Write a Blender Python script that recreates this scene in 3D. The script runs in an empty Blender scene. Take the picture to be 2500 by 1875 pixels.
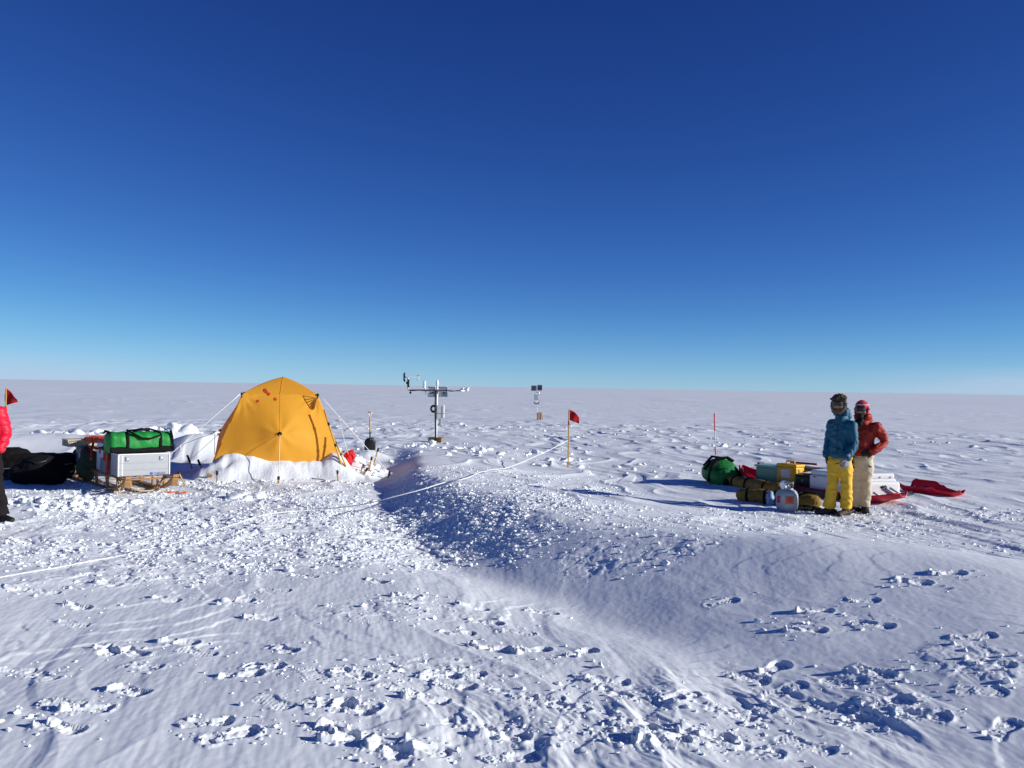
import bpy, bmesh, math, random
import numpy as np
from mathutils import Vector, Matrix

random.seed(11)
RNG = np.random.default_rng(7)
scene = bpy.context.scene
COL = scene.collection
R = math.radians

# ------------------------------------------------------------------ camera
CAM_H = 1.86
FPX = 2165.0
ROLL = 0.0156
PITCH = 0.0033
_F = Vector((0, math.cos(PITCH), math.sin(PITCH)))
_R0 = Vector((1, 0, 0))
_U0 = _R0.cross(_F)
CR = _R0 * math.cos(ROLL) + _U0 * math.sin(ROLL)
CU = _U0 * math.cos(ROLL) - _R0 * math.sin(ROLL)
CP = Vector((0, 0, CAM_H))

def ray(px, py):
    return _F + CR * ((px - 1250) / FPX) - CU * ((py - 937.5) / FPX)

def at(px, py, Y):
    """layout helper: the point on a sight line at world depth Y"""
    d = ray(px, py)
    return CP + d * (Y / d.y)

# ------------------------------------------------------------------ noise
def _hash(ix, iy, iz=0, seed=0):
    h = (ix.astype(np.int64) * 374761393 + iy.astype(np.int64) * 668265263 + np.int64(seed) * 974634777)
    if not np.isscalar(iz):
        h = h + iz.astype(np.int64) * 1440670441
    h &= 0xFFFFFFFF
    h = ((h ^ (h >> 13)) * 1274126177) & 0xFFFFFFFF
    return h ^ (h >> 16)

def perlin(x, y, seed=0):
    x0 = np.floor(x); y0 = np.floor(y)
    fx = x - x0; fy = y - y0
    u = fx * fx * fx * (fx * (fx * 6 - 15) + 10); v = fy * fy * fy * (fy * (fy * 6 - 15) + 10)
    def g(dx, dy):
        a = (_hash(x0 + dx, y0 + dy, 0, seed) & 1023) * (2 * math.pi / 1024)
        return np.cos(a) * (fx - dx) + np.sin(a) * (fy - dy)
    a = g(0, 0); b = g(1, 0); c = g(0, 1); d = g(1, 1)
    return 1.5 * ((a + u * (b - a)) * (1 - v) + (c + u * (d - c)) * v)

def vnoise3(p, seed=0):
    p0 = np.floor(p); f = p - p0; f = f * f * (3 - 2 * f)
    out = 0
    for dx in (0, 1):
        for dy in (0, 1):
            for dz in (0, 1):
                h = (_hash(p0[:, 0] + dx, p0[:, 1] + dy, p0[:, 2] + dz, seed) & 65535) / 32767.5 - 1
                w = (f[:, 0] if dx else 1 - f[:, 0]) * (f[:, 1] if dy else 1 - f[:, 1]) * (f[:, 2] if dz else 1 - f[:, 2])
                out = out + h * w
    return out

def sstep(a, b, x):
    t = np.clip((x - a) / (b - a), 0, 1)
    return t * t * (3 - 2 * t)

# ------------------------------------------------------------------ object helpers
def tag(o, label=None, cat=None, group=None, kind=None):
    if label: o['label'] = label
    if cat: o['category'] = cat
    if group: o['group'] = group
    if kind: o['kind'] = kind
    return o

def thing(name, label, cat, loc=(0, 0, 0), rotz=0.0, group=None, rot=None):
    o = bpy.data.objects.new(name, None)
    o.empty_display_size = 0.2
    COL.objects.link(o)
    o.location = loc
    o.rotation_euler = rot if rot else (0, 0, rotz)
    return tag(o, label, cat, group)

class MB:
    """collects shapes that become ONE mesh"""
    def __init__(s):
        s.V = []; s.F = []; s.sm = []
    def add(s, vs, fs, smooth=True):
        n = len(s.V)
        s.V.extend([tuple(v) for v in vs]); s.F.extend([tuple(i + n for i in f) for f in fs]); s.sm.extend([smooth] * len(fs))
        return s
    def box(s, c, size, bev=0.0, rot=None, seg=2, smooth=False):
        bm = bmesh.new()
        bmesh.ops.create_cube(bm, size=1.0)
        for v in bm.verts:
            v.co = Vector((v.co.x * size[0], v.co.y * size[1], v.co.z * size[2]))
        if bev > 0:
            bmesh.ops.bevel(bm, geom=list(bm.edges), offset=bev, segments=seg, affect='EDGES', profile=0.5)
        M = Matrix.Translation(Vector(c))
        if rot is not None:
            M = M @ (rot if isinstance(rot, Matrix) else Matrix.Rotation(rot, 4, 'Z'))
        bm.verts.index_update()
        vs = [M @ v.co for v in bm.verts]; fs = [[v.index for v in f.verts] for f in bm.faces]
        bm.free()
        return s.add(vs, fs, smooth)
    def tube(s, pts, rad, seg=10, cap=True, flat=1.0, up=None, smooth=True, dome=False):
        pts = [Vector(p) for p in pts]; n = len(pts)
        if not hasattr(rad, '__len__'): rad = [rad] * n
        rad = list(rad)
        if dome:
            d0 = (pts[0] - pts[1]).normalized(); d1 = (pts[-1] - pts[-2]).normalized()
            r0 = rad[0] if not hasattr(rad[0], '__len__') else min(rad[0]); r1 = rad[-1] if not hasattr(rad[-1], '__len__') else min(rad[-1])
            def sc(r, k): return (r[0] * k, r[1] * k) if hasattr(r, '__len__') else r * k
            pre = [(pts[0] + d0 * r0 * q, sc(rad[0], k)) for q, k in ((0.97, .25), (.8, .6), (.45, .89))]
            post = [(pts[-1] + d1 * r1 * q, sc(rad[-1], k)) for q, k in ((.45, .89), (.8, .6), (0.97, .25))]
            pts = [p for p, _ in pre] + pts + [p for p, _ in post]
            rad = [r for _, r in pre] + rad + [r for _, r in post]
            n = len(pts)
        vs = []; fs = []
        a = None
        for i, p in enumerate(pts):
            t = (pts[min(i + 1, n - 1)] - pts[max(i - 1, 0)])
            t = t.normalized() if t.length > 1e-9 else Vector((0, 0, 1))
            if a is None:
                h = Vector(up) if up is not None else (Vector((0, 0, 1)) if abs(t.z) < 0.9 else Vector((1, 0, 0)))
                a = h - t * h.dot(t)
            else:
                a = a - t * a.dot(t)
            if a.length < 1e-6: a = t.orthogonal()
            a.normalize()
            b = t.cross(a)
            r = rad[i]
            ra, rb = (r if hasattr(r, '__len__') else (r, r * flat))
            for k in range(seg):
                th = 2 * math.pi * k / seg
                vs.append(p + a * (ra * math.cos(th)) + b * (rb * math.sin(th)))
        for i in range(n - 1):
            for k in range(seg):
                k2 = (k + 1) % seg
                fs.append((i * seg + k, i * seg + k2, (i + 1) * seg + k2, (i + 1) * seg + k))
        if cap:
            fs.append(tuple(range(seg - 1, -1, -1)))
            fs.append(tuple((n - 1) * seg + k for k in range(seg)))
        return s.add(vs, fs, smooth)
    def ball(s, c, r, nu=14, nv=9, rot=None, smooth=True):
        c = Vector(c)
        if not hasattr(r, '__len__'): r = (r, r, r)
        M = rot if rot is not None else Matrix.Identity(4)
        vs = [c + M @ Vector((0, 0, -r[2]))]
        for j in range(1, nv):
            ph = math.pi * j / nv - math.pi / 2
            for i in range(nu):
                th = 2 * math.pi * i / nu
                vs.append(c + M @ Vector((r[0] * math.cos(ph) * math.cos(th), r[1] * math.cos(ph) * math.sin(th), r[2] * math.sin(ph))))
        vs.append(c + M @ Vector((0, 0, r[2])))
        fs = []
        for i in range(nu):
            fs.append((0, 1 + (i + 1) % nu, 1 + i))
            fs.append((len(vs) - 1, 1 + (nv - 2) * nu + i, 1 + (nv - 2) * nu + (i + 1) % nu))
        for j in range(nv - 2):
            for i in range(nu):
                a = 1 + j * nu + i; b = 1 + j * nu + (i + 1) % nu
                fs.append((a, b, b + nu, a + nu))
        return s.add(vs, fs, smooth)
    def lathe(s, prof, seg=24, c=(0, 0, 0)):
        vs = []; fs = []
        for r, z in prof:
            for k in range(seg):
                th = 2 * math.pi * k / seg
                vs.append((c[0] + r * math.cos(th), c[1] + r * math.sin(th), c[2] + z))
        for i in range(len(prof) - 1):
            for k in range(seg):
                k2 = (k + 1) % seg
                fs.append((i * seg + k, i * seg + k2, (i + 1) * seg + k2, (i + 1) * seg + k))
        fs.append(tuple(range(seg - 1, -1, -1))); fs.append(tuple((len(prof) - 1) * seg + k for k in range(seg)))
        return s.add(vs, fs, True)
    def grid(s, fn, nu, nv, smooth=True, thick=0.0):
        """fn(u,v) -> point; u,v in 0..1; thick gives the sheet a real thickness"""
        P = [[Vector(fn(i / nu, j / nv)) for i in range(nu + 1)] for j in range(nv + 1)]
        vs = [p for row in P for p in row]
        w = nu + 1
        fs = [(j * w + i, j * w + i + 1, (j + 1) * w + i + 1, (j + 1) * w + i) for j in range(nv) for i in range(nu)]
        if thick:
            N = []
            for j in range(nv + 1):
                for i in range(nu + 1):
                    du = P[j][min(i + 1, nu)] - P[j][max(i - 1, 0)]; dv = P[min(j + 1, nv)][i] - P[max(j - 1, 0)][i]
                    nn = du.cross(dv)
                    N.append(nn.normalized() if nn.length > 1e-9 else Vector((0, 0, 1)))
            m = len(vs)
            vs = vs + [v - n * thick for v, n in zip(vs, N)]
            fs2 = [tuple(q + m for q in reversed(f)) for f in fs]
            rim = []
            for i in range(nu):
                rim.append((i + 1, i, i + m, i + 1 + m)); a = nv * w + i; rim.append((a, a + 1, a + 1 + m, a + m))
            for j in range(nv):
                rim.append((j * w, (j + 1) * w, (j + 1) * w + m, j * w + m)); a = j * w + nu; rim.append((a + w, a, a + m, a + w + m))
            fs = fs + fs2 + rim
        return s.add(vs, fs, smooth)
    def build(s, name, mat, parent=None, loc=None, rot=None):
        me = bpy.data.meshes.new(name)
        me.from_pydata(s.V, [], s.F)
        me.polygons.foreach_set('use_smooth', s.sm)
        me.materials.append(mat)
        me.update()
        o = bpy.data.objects.new(name, me)
        COL.objects.link(o)
        if parent: o.parent = parent
        if loc is not None: o.location = loc
        if rot is not None: o.rotation_euler = rot
        return o

def mesh_np(name, V, F, mat, smooth=True):
    """V (n,3) F (m,k) arrays -> object"""
    me = bpy.data.meshes.new(name)
    k = F.shape[1]
    me.vertices.add(len(V)); me.vertices.foreach_set('co', np.ascontiguousarray(V, dtype=np.float32).ravel())
    me.loops.add(F.size); me.loops.foreach_set('vertex_index', np.ascontiguousarray(F, dtype=np.int32).ravel())
    me.polygons.add(len(F)); me.polygons.foreach_set('loop_start', np.arange(0, F.size, k, dtype=np.int32))
    me.polygons.foreach_set('use_smooth', np.full(len(F), smooth, dtype=bool))
    me.update(calc_edges=True)
    me.materials.append(mat)
    o = bpy.data.objects.new(name, me)
    COL.objects.link(o)
    return o

def remesh(mb, name, mat, parent, voxel=0.01, smooth=4, disp=None, flat=False):
    """fuse overlapping closed shapes into one continuous surface; disp(P,N) -> offset along normals"""
    tmp = mb.build('tmp', mat)
    m = tmp.modifiers.new('r', 'REMESH'); m.mode = 'VOXEL'; m.voxel_size = voxel
    if smooth:
        q = tmp.modifiers.new('s', 'SMOOTH'); q.iterations = smooth; q.factor = 0.5
    dg = bpy.context.evaluated_depsgraph_get()
    me = bpy.data.meshes.new_from_object(tmp.evaluated_get(dg))
    old = tmp.data
    bpy.data.objects.remove(tmp); bpy.data.meshes.remove(old)
    if disp is not None:
        n = len(me.vertices)
        P = np.empty(n * 3, np.float32); me.vertices.foreach_get('co', P); P = P.reshape(-1, 3).astype(float)
        N = np.empty(n * 3, np.float32); me.vertex_normals.foreach_get('vector', N); N = N.reshape(-1, 3)
        P = P + N * disp(P, N)[:, None]
        me.vertices.foreach_set('co', P.astype(np.float32).ravel())
    me.polygons.foreach_set('use_smooth', np.full(len(me.polygons), not flat, dtype=bool))
    me.materials.clear(); me.materials.append(mat)
    me.name = name; me.update()
    o = bpy.data.objects.new(name, me)
    COL.objects.link(o)
    if parent: o.parent = parent
    return o

# ------------------------------------------------------------------ materials
def mat(name, col, rough=0.7, metal=0.0, var=0.12, vscale=6.0, bump=0.0, bscale=30.0, spec=0.35, transl=0.0, coat=0.0, dist=0.02):
    m = bpy.data.materials.new(name); m.use_nodes = True
    nt = m.node_tree; N = nt.nodes; L = nt.links
    b = N['Principled BSDF']
    b.inputs['Roughness'].default_value = rough; b.inputs['Metallic'].default_value = metal
    b.inputs['Specular IOR Level'].default_value = spec
    b.inputs['Coat Weight'].default_value = coat
    tc = N.new('ShaderNodeTexCoord')
    n1 = N.new('ShaderNodeTexNoise'); n1.inputs['Scale'].default_value = vscale; n1.inputs['Detail'].default_value = 5
    L.new(tc.outputs['Object'], n1.inputs['Vector'])
    mx = N.new('ShaderNodeMix'); mx.data_type = 'RGBA'
    mx.inputs['A'].default_value = tuple(c * (1 - var) for c in col) + (1,)
    mx.inputs['B'].default_value = tuple(min(1, c * (1 + var)) for c in col) + (1,)
    L.new(n1.outputs['Fac'], mx.inputs['Factor']); L.new(mx.outputs['Result'], b.inputs['Base Color'])
    if bump > 0:
        n2 = N.new('ShaderNodeTexNoise'); n2.inputs['Scale'].default_value = bscale; n2.inputs['Detail'].default_value = 6
        L.new(tc.outputs['Object'], n2.inputs['Vector'])
        bp = N.new('ShaderNodeBump'); bp.inputs['Strength'].default_value = bump; bp.inputs['Distance'].default_value = dist
        L.new(n2.outputs['Fac'], bp.inputs['Height']); L.new(bp.outputs['Normal'], b.inputs['Normal'])
    if transl > 0:
        tr = N.new('ShaderNodeBsdfTranslucent'); L.new(mx.outputs['Result'], tr.inputs['Color'])
        ms = N.new('ShaderNodeMixShader'); ms.inputs[0].default_value = transl
        L.new(b.outputs[0], ms.inputs[1]); L.new(tr.outputs[0], ms.inputs[2])
        L.new(ms.outputs[0], N['Material Output'].inputs['Surface'])
    return m

def snow_material():
    m = bpy.data.materials.new('snow'); m.use_nodes = True
    nt = m.node_tree; N = nt.nodes; L = nt.links
    b = N['Principled BSDF']
    b.inputs['Roughness'].default_value = 0.55
    b.inputs['Specular IOR Level'].default_value = 0.25
    tc = N.new('ShaderNodeTexCoord')
    v = N.new('ShaderNodeTexNoise'); v.inputs['Scale'].default_value = 0.35; v.inputs['Detail'].default_value = 8
    L.new(tc.outputs['Object'], v.inputs['Vector'])
    mx = N.new('ShaderNodeMix'); mx.data_type = 'RGBA'
    mx.inputs['A'].default_value = (0.825, 0.855, 0.875, 1); mx.inputs['B'].default_value = (0.885, 0.91, 0.92, 1)
    L.new(v.outputs['Fac'], mx.inputs['Factor']); L.new(mx.outputs['Result'], b.inputs['Base Color'])
    # wind-packed grain: fine crystals, pits, and long sastrugi laid along the wind
    def mapped(sx, sy, rot):
        mp = N.new('ShaderNodeMapping'); mp.vector_type = 'TEXTURE'
        mp.inputs['Rotation'].default_value = (0, 0, rot); mp.inputs['Scale'].default_value = (sx, sy, 1)
        L.new(tc.outputs['Object'], mp.inputs['Vector']); return mp
    prev = None
    for (scale, detail, strength, dist, mp) in (
            (0.9, 5, 1.0, 0.022, mapped(1.0, 3.2, R(-10))),
            (5.0, 5, 0.6, 0.0024, mapped(1.0, 3.0, R(-10))),
            (26.0, 4, 0.6, 0.0016, mapped(1.0, 1.6, R(-10))),
            (150.0, 2, 0.5, 0.0005, None)):
        n = N.new('ShaderNodeTexNoise'); n.inputs['Scale'].default_value = scale; n.inputs['Detail'].default_value = detail
        n.inputs['Roughness'].default_value = 0.62
        if mp: L.new(mp.outputs[0], n.inputs['Vector'])
        else: L.new(tc.outputs['Object'], n.inputs['Vector'])
        bp = N.new('ShaderNodeBump'); bp.inputs['Strength'].default_value = strength; bp.inputs['Distance'].default_value = dist
        L.new(n.outputs['Fac'], bp.inputs['Height'])
        if prev: L.new(prev.outputs['Normal'], bp.inputs['Normal'])
        prev = bp
    L.new(prev.outputs['Normal'], b.inputs['Normal'])
    return m
# ------------------------------------------------------------------ camera, light, sky
cam_d = bpy.data.cameras.new('camera'); cam = bpy.data.objects.new('camera', cam_d); COL.objects.link(cam)
cam_d.sensor_fit = 'HORIZONTAL'; cam_d.sensor_width = 36.0; cam_d.lens = 36.0 * FPX / 2500.0
cam_d.clip_start = 0.05; cam_d.clip_end = 30000
Mc = Matrix((CR, CU, -_F)).transposed().to_4x4(); Mc.translation = CP
cam.matrix_world = Mc
scene.camera = cam

SUN_AZ = R(101.0)        # clockwise from +Y: from the right, a little behind the camera
SUN_EL = R(18.3)
sd = bpy.data.lights.new('sun', 'SUN'); sun = bpy.data.objects.new('sun', sd); COL.objects.link(sun)
sd.energy = 5.0; sd.angle = R(0.53); sd.color = (1.0, 0.975, 0.91)
to_sun = Vector((math.cos(SUN_EL) * math.sin(SUN_AZ), math.cos(SUN_EL) * math.cos(SUN_AZ), math.sin(SUN_EL)))
sun.rotation_euler = (-to_sun).to_track_quat('-Z', 'Y').to_euler()
sun.location = to_sun * 50

w = bpy.data.worlds.new('World'); scene.world = w; w.use_nodes = True
nt = w.node_tree; N = nt.nodes; L = nt.links
bg = N['Background']
sky = N.new('ShaderNodeTexSky'); sky.sky_type = 'NISHITA'; sky.sun_disc = False
sky.sun_elevation = SUN_EL; sky.sun_rotation = SUN_AZ
sky.altitude = 2600; sky.air_density = 0.6; sky.dust_density = 0.0; sky.ozone_density = 6.0
# the deep polar blue of a dry, high, clean sky: each channel's contrast and level
sep = N.new('ShaderNodeSeparateColor'); L.new(sky.outputs[0], sep.inputs[0])
com = N.new('ShaderNodeCombineColor')
for i, (g, k) in enumerate(((1.58, 3.2), (1.43, 1.98), (1.05, 1.24))):
    a = N.new('ShaderNodeMath'); a.operation = 'MULTIPLY'; a.inputs[1].default_value = 0.1; L.new(sep.outputs[i], a.inputs[0])
    p = N.new('ShaderNodeMath'); p.operation = 'POWER'; p.inputs[1].default_value = g; L.new(a.outputs[0], p.inputs[0])
    q = N.new('ShaderNodeMath'); q.operation = 'MULTIPLY'; q.inputs[1].default_value = 10 * k; L.new(p.outputs[0], q.inputs[0])
    # soft ceiling so the band over the horizon does not burn out
    e3 = N.new('ShaderNodeMath'); e3.operation = 'POWER'; e3.inputs[1].default_value = -3.0; L.new(q.outputs[0], e3.inputs[0])
    ad = N.new('ShaderNodeMath'); ad.operation = 'ADD'; ad.inputs[1].default_value = (10 * (0.40, 0.66, 0.93)[i]) ** -3.0; L.new(e3.outputs[0], ad.inputs[0])
    rt = N.new('ShaderNodeMath'); rt.operation = 'POWER'; rt.inputs[1].default_value = -1 / 3.0; L.new(ad.outputs[0], rt.inputs[0])
    L.new(rt.outputs[0], com.inputs[i])
# thin veils of cirrus low over the horizon
tc = N.new('ShaderNodeTexCoord')
mp = N.new('ShaderNodeMapping'); mp.inputs['Scale'].default_value = (2.2, 2.2, 26); mp.inputs['Location'].default_value = (0.35, 0.1, 0.2); L.new(tc.outputs['Generated'], mp.inputs['Vector'])
cn = N.new('ShaderNodeTexNoise'); cn.inputs['Scale'].default_value = 1.6; cn.inputs['Detail'].default_value = 4; L.new(mp.outputs[0], cn.inputs['Vector'])
cr = N.new('ShaderNodeMapRange'); cr.inputs[1].default_value = .30; cr.inputs[2].default_value = .62; cr.inputs[3].default_value = .15; cr.inputs[4].default_value = .85; L.new(cn.outputs['Fac'], cr.inputs[0])
sx = N.new('ShaderNodeSeparateXYZ'); L.new(tc.outputs['Generated'], sx.inputs[0])
er = N.new('ShaderNodeMapRange'); er.inputs[1].default_value = .030; er.inputs[2].default_value = .004; L.new(sx.outputs['Z'], er.inputs[0])
ax = N.new('ShaderNodeMath'); ax.operation = 'ABSOLUTE'; L.new(sx.outputs['X'], ax.inputs[0])
ar = N.new('ShaderNodeMapRange'); ar.inputs[1].default_value = .36; ar.inputs[2].default_value = .47; L.new(ax.outputs[0], ar.inputs[0])
m1 = N.new('ShaderNodeMath'); m1.operation = 'MULTIPLY'; L.new(cr.outputs[0], m1.inputs[0]); L.new(er.outputs[0], m1.inputs[1])
m2 = N.new('ShaderNodeMath'); m2.operation = 'MULTIPLY'; L.new(m1.outputs[0], m2.inputs[0]); L.new(ar.outputs[0], m2.inputs[1])
cm = N.new('ShaderNodeMix'); cm.data_type = 'RGBA'; cm.inputs['B'].default_value = (4.5, 5.5, 7.4, 1)
L.new(m2.outputs[0], cm.inputs['Factor']); L.new(com.outputs[0], cm.inputs['A'])
L.new(cm.outputs['Result'], bg.inputs['Color'])
bg.inputs['Strength'].default_value = 0.094
scene.view_settings.view_transform = 'Standard'; scene.view_settings.look = 'None'
scene.view_settings.exposure = 0.15; scene.view_settings.gamma = 1.0
scene.cycles.use_denoising = True
try:
    scene.cycles.denoiser = 'OPENIMAGEDENOISE'; scene.cycles.denoising_input_passes = 'RGB_ALBEDO_NORMAL'; scene.cycles.denoising_prefilter = 'ACCURATE'
except Exception:
    pass
scene.cycles.max_bounces = 6
# ------------------------------------------------------------------ terrain
SNOW = snow_material()

def P0(px, py, z=0.0):
    d = ray(px, py); t = (z - CAM_H) / d.z
    return CP + d * t

# foot of the drift's shaded lee slope, from beside the tent down towards the viewer
LEE = [P0(*q) for q in ((950, 1085), (948, 1112), (938, 1150), (926, 1190), (922, 1228), (950, 1270), (1006, 1315), (1068, 1356), (1126, 1382),
                        (1197, 1403), (1279, 1424), (1351, 1450), (1423, 1483), (1494, 1524), (1566, 1560), (1686, 1605), (1850, 1680))]
LEE = np.array([(p.x, p.y) for p in LEE])
LEE_A = np.array([0.0, .20, .30, .34, .42, .46, .46, .44, .48, .52, .56, .57, .55, .51, .45, .37, .26])
LEE_W = np.array([.8, .75, .75, .75, .85, 1.0, 1.05, 1.1, 1.2, 1.35, 1.5, 1.65, 1.8, 1.95, 2.1, 2.2, 2.2])

# the foot line runs towards the viewer, so it is smoothed as x over y (no creases where it bends)
_o = np.argsort(LEE[:, 1])
_yy = np.linspace(LEE[_o[0], 1], LEE[_o[-1], 1], 240)
def _sm(v):
    q = np.interp(_yy, LEE[_o, 1], v[_o]); k = np.hanning(33); k /= k.sum()
    return np.convolve(np.pad(q, 16, mode='edge'), k, 'valid')
_lx = np.interp(_yy, LEE[_o, 1], LEE[_o, 0]); _lx = np.convolve(np.pad(_lx, 4, mode='reflect', reflect_type='odd'), np.ones(9) / 9, 'valid')
_la = _sm(LEE_A) * .74; _lw = _sm(LEE_W) * (1.15 + .55 * sstep(17, 12, _yy))
_lc = 1 / np.sqrt(1 + np.gradient(_lx, _yy) ** 2); _lc = np.convolve(np.pad(_lc, 16, mode='edge'), np.ones(33) / 33, 'valid')

def lee(x, y):
    lx = np.interp(y, _yy, _lx) - .45 * np.clip(y - _yy[-1], 0, 3) * 0
    lx = np.where(y < _yy[0], _lx[0] + (_yy[0] - y) * .45, lx)
    wob = .08 * perlin(x * 0 + 7, y * .8, 91) + .05 * perlin(x * 1.6, y * 1.6, 92)
    s = (x - lx + wob) * np.interp(y, _yy, _lc)
    A = np.interp(y, _yy, _la) * sstep(3.5, 5.5, y) * (1 - sstep(_yy[-1] - 3, _yy[-1] + 1.5, y))
    return s, A, np.interp(y, _yy, _lw)

def bumpz(x, y, cx, cy, rx, ry, h, rot=0.0, p=2.0):
    c, s = math.cos(rot), math.sin(rot)
    u = ((x - cx) * c + (y - cy) * s) / rx; v = (-(x - cx) * s + (y - cy) * c) / ry
    return h * np.exp(-(u * u + v * v) ** (p / 2))

MOUNDS = []
def mound(px, Y, rx, ry, h, rot=0.0, p=2.0):
    q = at(px, 1000, Y); MOUNDS.append((q.x, q.y, rx, ry, h, rot, p))
mound(120, 23.0, 3.6, 1.3, .42, R(5), 2.4)       # smooth drift behind the sledge
mound(485, 22.0, .95, .8, .52, 0, 2.4)         # dug snow behind the tent
mound(415, 24.5, 1.2, .8, .40, 0, 2)
mound(876, 18.6, .55, .5, .26, 0, 2.4)         # dug snow right of the tent
mound(905, 22.5, .5, .4, .18)
MOUNDS.append((-9.6, 10.4, 3.0, 3.0, .24, 0, 2)); MOUNDS.append((-5.2, 7.6, 2.2, 1.2, .06, 0, 2)); MOUNDS.append((3.4, 5.2, 2.0, 1.8, .17, 0, 2)); MOUNDS.append((-1.2, 5.3, 1.0, .8, .05, 0, 2))  # added swells tilt the far-left snow to the sun, the near-right away
mound(2080, 8.6, .9, .6, .05)
mound(1750, 6.2, 1.2, .6, .05)
mound(250, 12.9, .7, .25, .10); mound(120, 12.4, .5, .25, .12)
mound(200, 13.4, .5, .18, -.10)

def H(x, y):
    x = np.asarray(x, float); y = np.asarray(y, float)
    z = np.zeros(x.shape)
    s, A, Wd = lee(x, y)
    rise = sstep(0, 1, s / Wd) * (1 - 0.92 * sstep(0, 1, (s - Wd) / 4.2))
    z = z + A * rise - 0.09 * (A / .4) * np.exp(-(s / .55) ** 2) * (s < 1.2)
    for (cx, cy, rx, ry, h, rot, p) in MOUNDS:
        z = z + bumpz(x, y, cx, cy, rx, ry, h, rot, p)
    z = z + 0.035 * perlin(x * .23 + 3, y * .23, 5) * sstep(3, 8, np.hypot(x, y)) + .018 * perlin(x * .7, y * .5, 6)
    return z

def G(px, py):
    """where a sight line meets the snow"""
    d = ray(px, py); t = -CAM_H / d.z
    for _ in range(40):
        p = CP + d * t
        h = float(H(np.array([p.x]), np.array([p.y]))[0])
        t = 0.6 * t + 0.4 * (h - CAM_H) / d.z
    p = CP + d * t
    return Vector((p.x, p.y, float(H(np.array([p.x]), np.array([p.y]))[0])))

def gz(x, y):
    return float(H(np.array([x]), np.array([y]))[0])

def zone(px, py, rx, ry):
    p = P0(px, py); return (p.x, p.y, rx, ry)
TRAMPLED = [zone(420, 1270, 5.0, 3.0) + (1.0,), zone(850, 1300, 2.6, 2.4) + (1.0,), zone(1080, 1290, 1.9, 2.6) + (.62,), zone(1500, 1760, 1.0, .45) + (.26,), zone(1150, 1640, .8, .3) + (.28,),
            zone(2300, 1262, 2.0, 1.1) + (.9,), zone(650, 1200, 3.2, 1.3) + (.8,), zone(1950, 1275, 1.6, .9) + (.8,), zone(150, 1400, 1.8, .8) + (.6,), zone(960, 1500, .9, .4) + (.5,),
            zone(1650, 1330, 1.5, 1.2) + (.35,), zone(1250, 1200, 2.2, 2.6) + (.55,), zone(1400, 1310, 1.3, 1.3) + (.55,), zone(1560, 1400, .9, .6) + (.45,), zone(2330, 1330, 1.5, 1.2) + (.4,), zone(1850, 1830, .7, .25) + (.4,), zone(2000, 1580, .5, .3) + (.4,), zone(2380, 1700, .3, .4) + (.45,)]
def trampled(x, y):
    m = np.zeros(x.shape)
    for cx, cy, rx, ry, a in TRAMPLED:
        q = ((x - cx) / rx) ** 2 + ((y - cy) / ry) ** 2
        m = np.maximum(m, a * sstep(1.25, .35, q))
    return m

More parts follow.
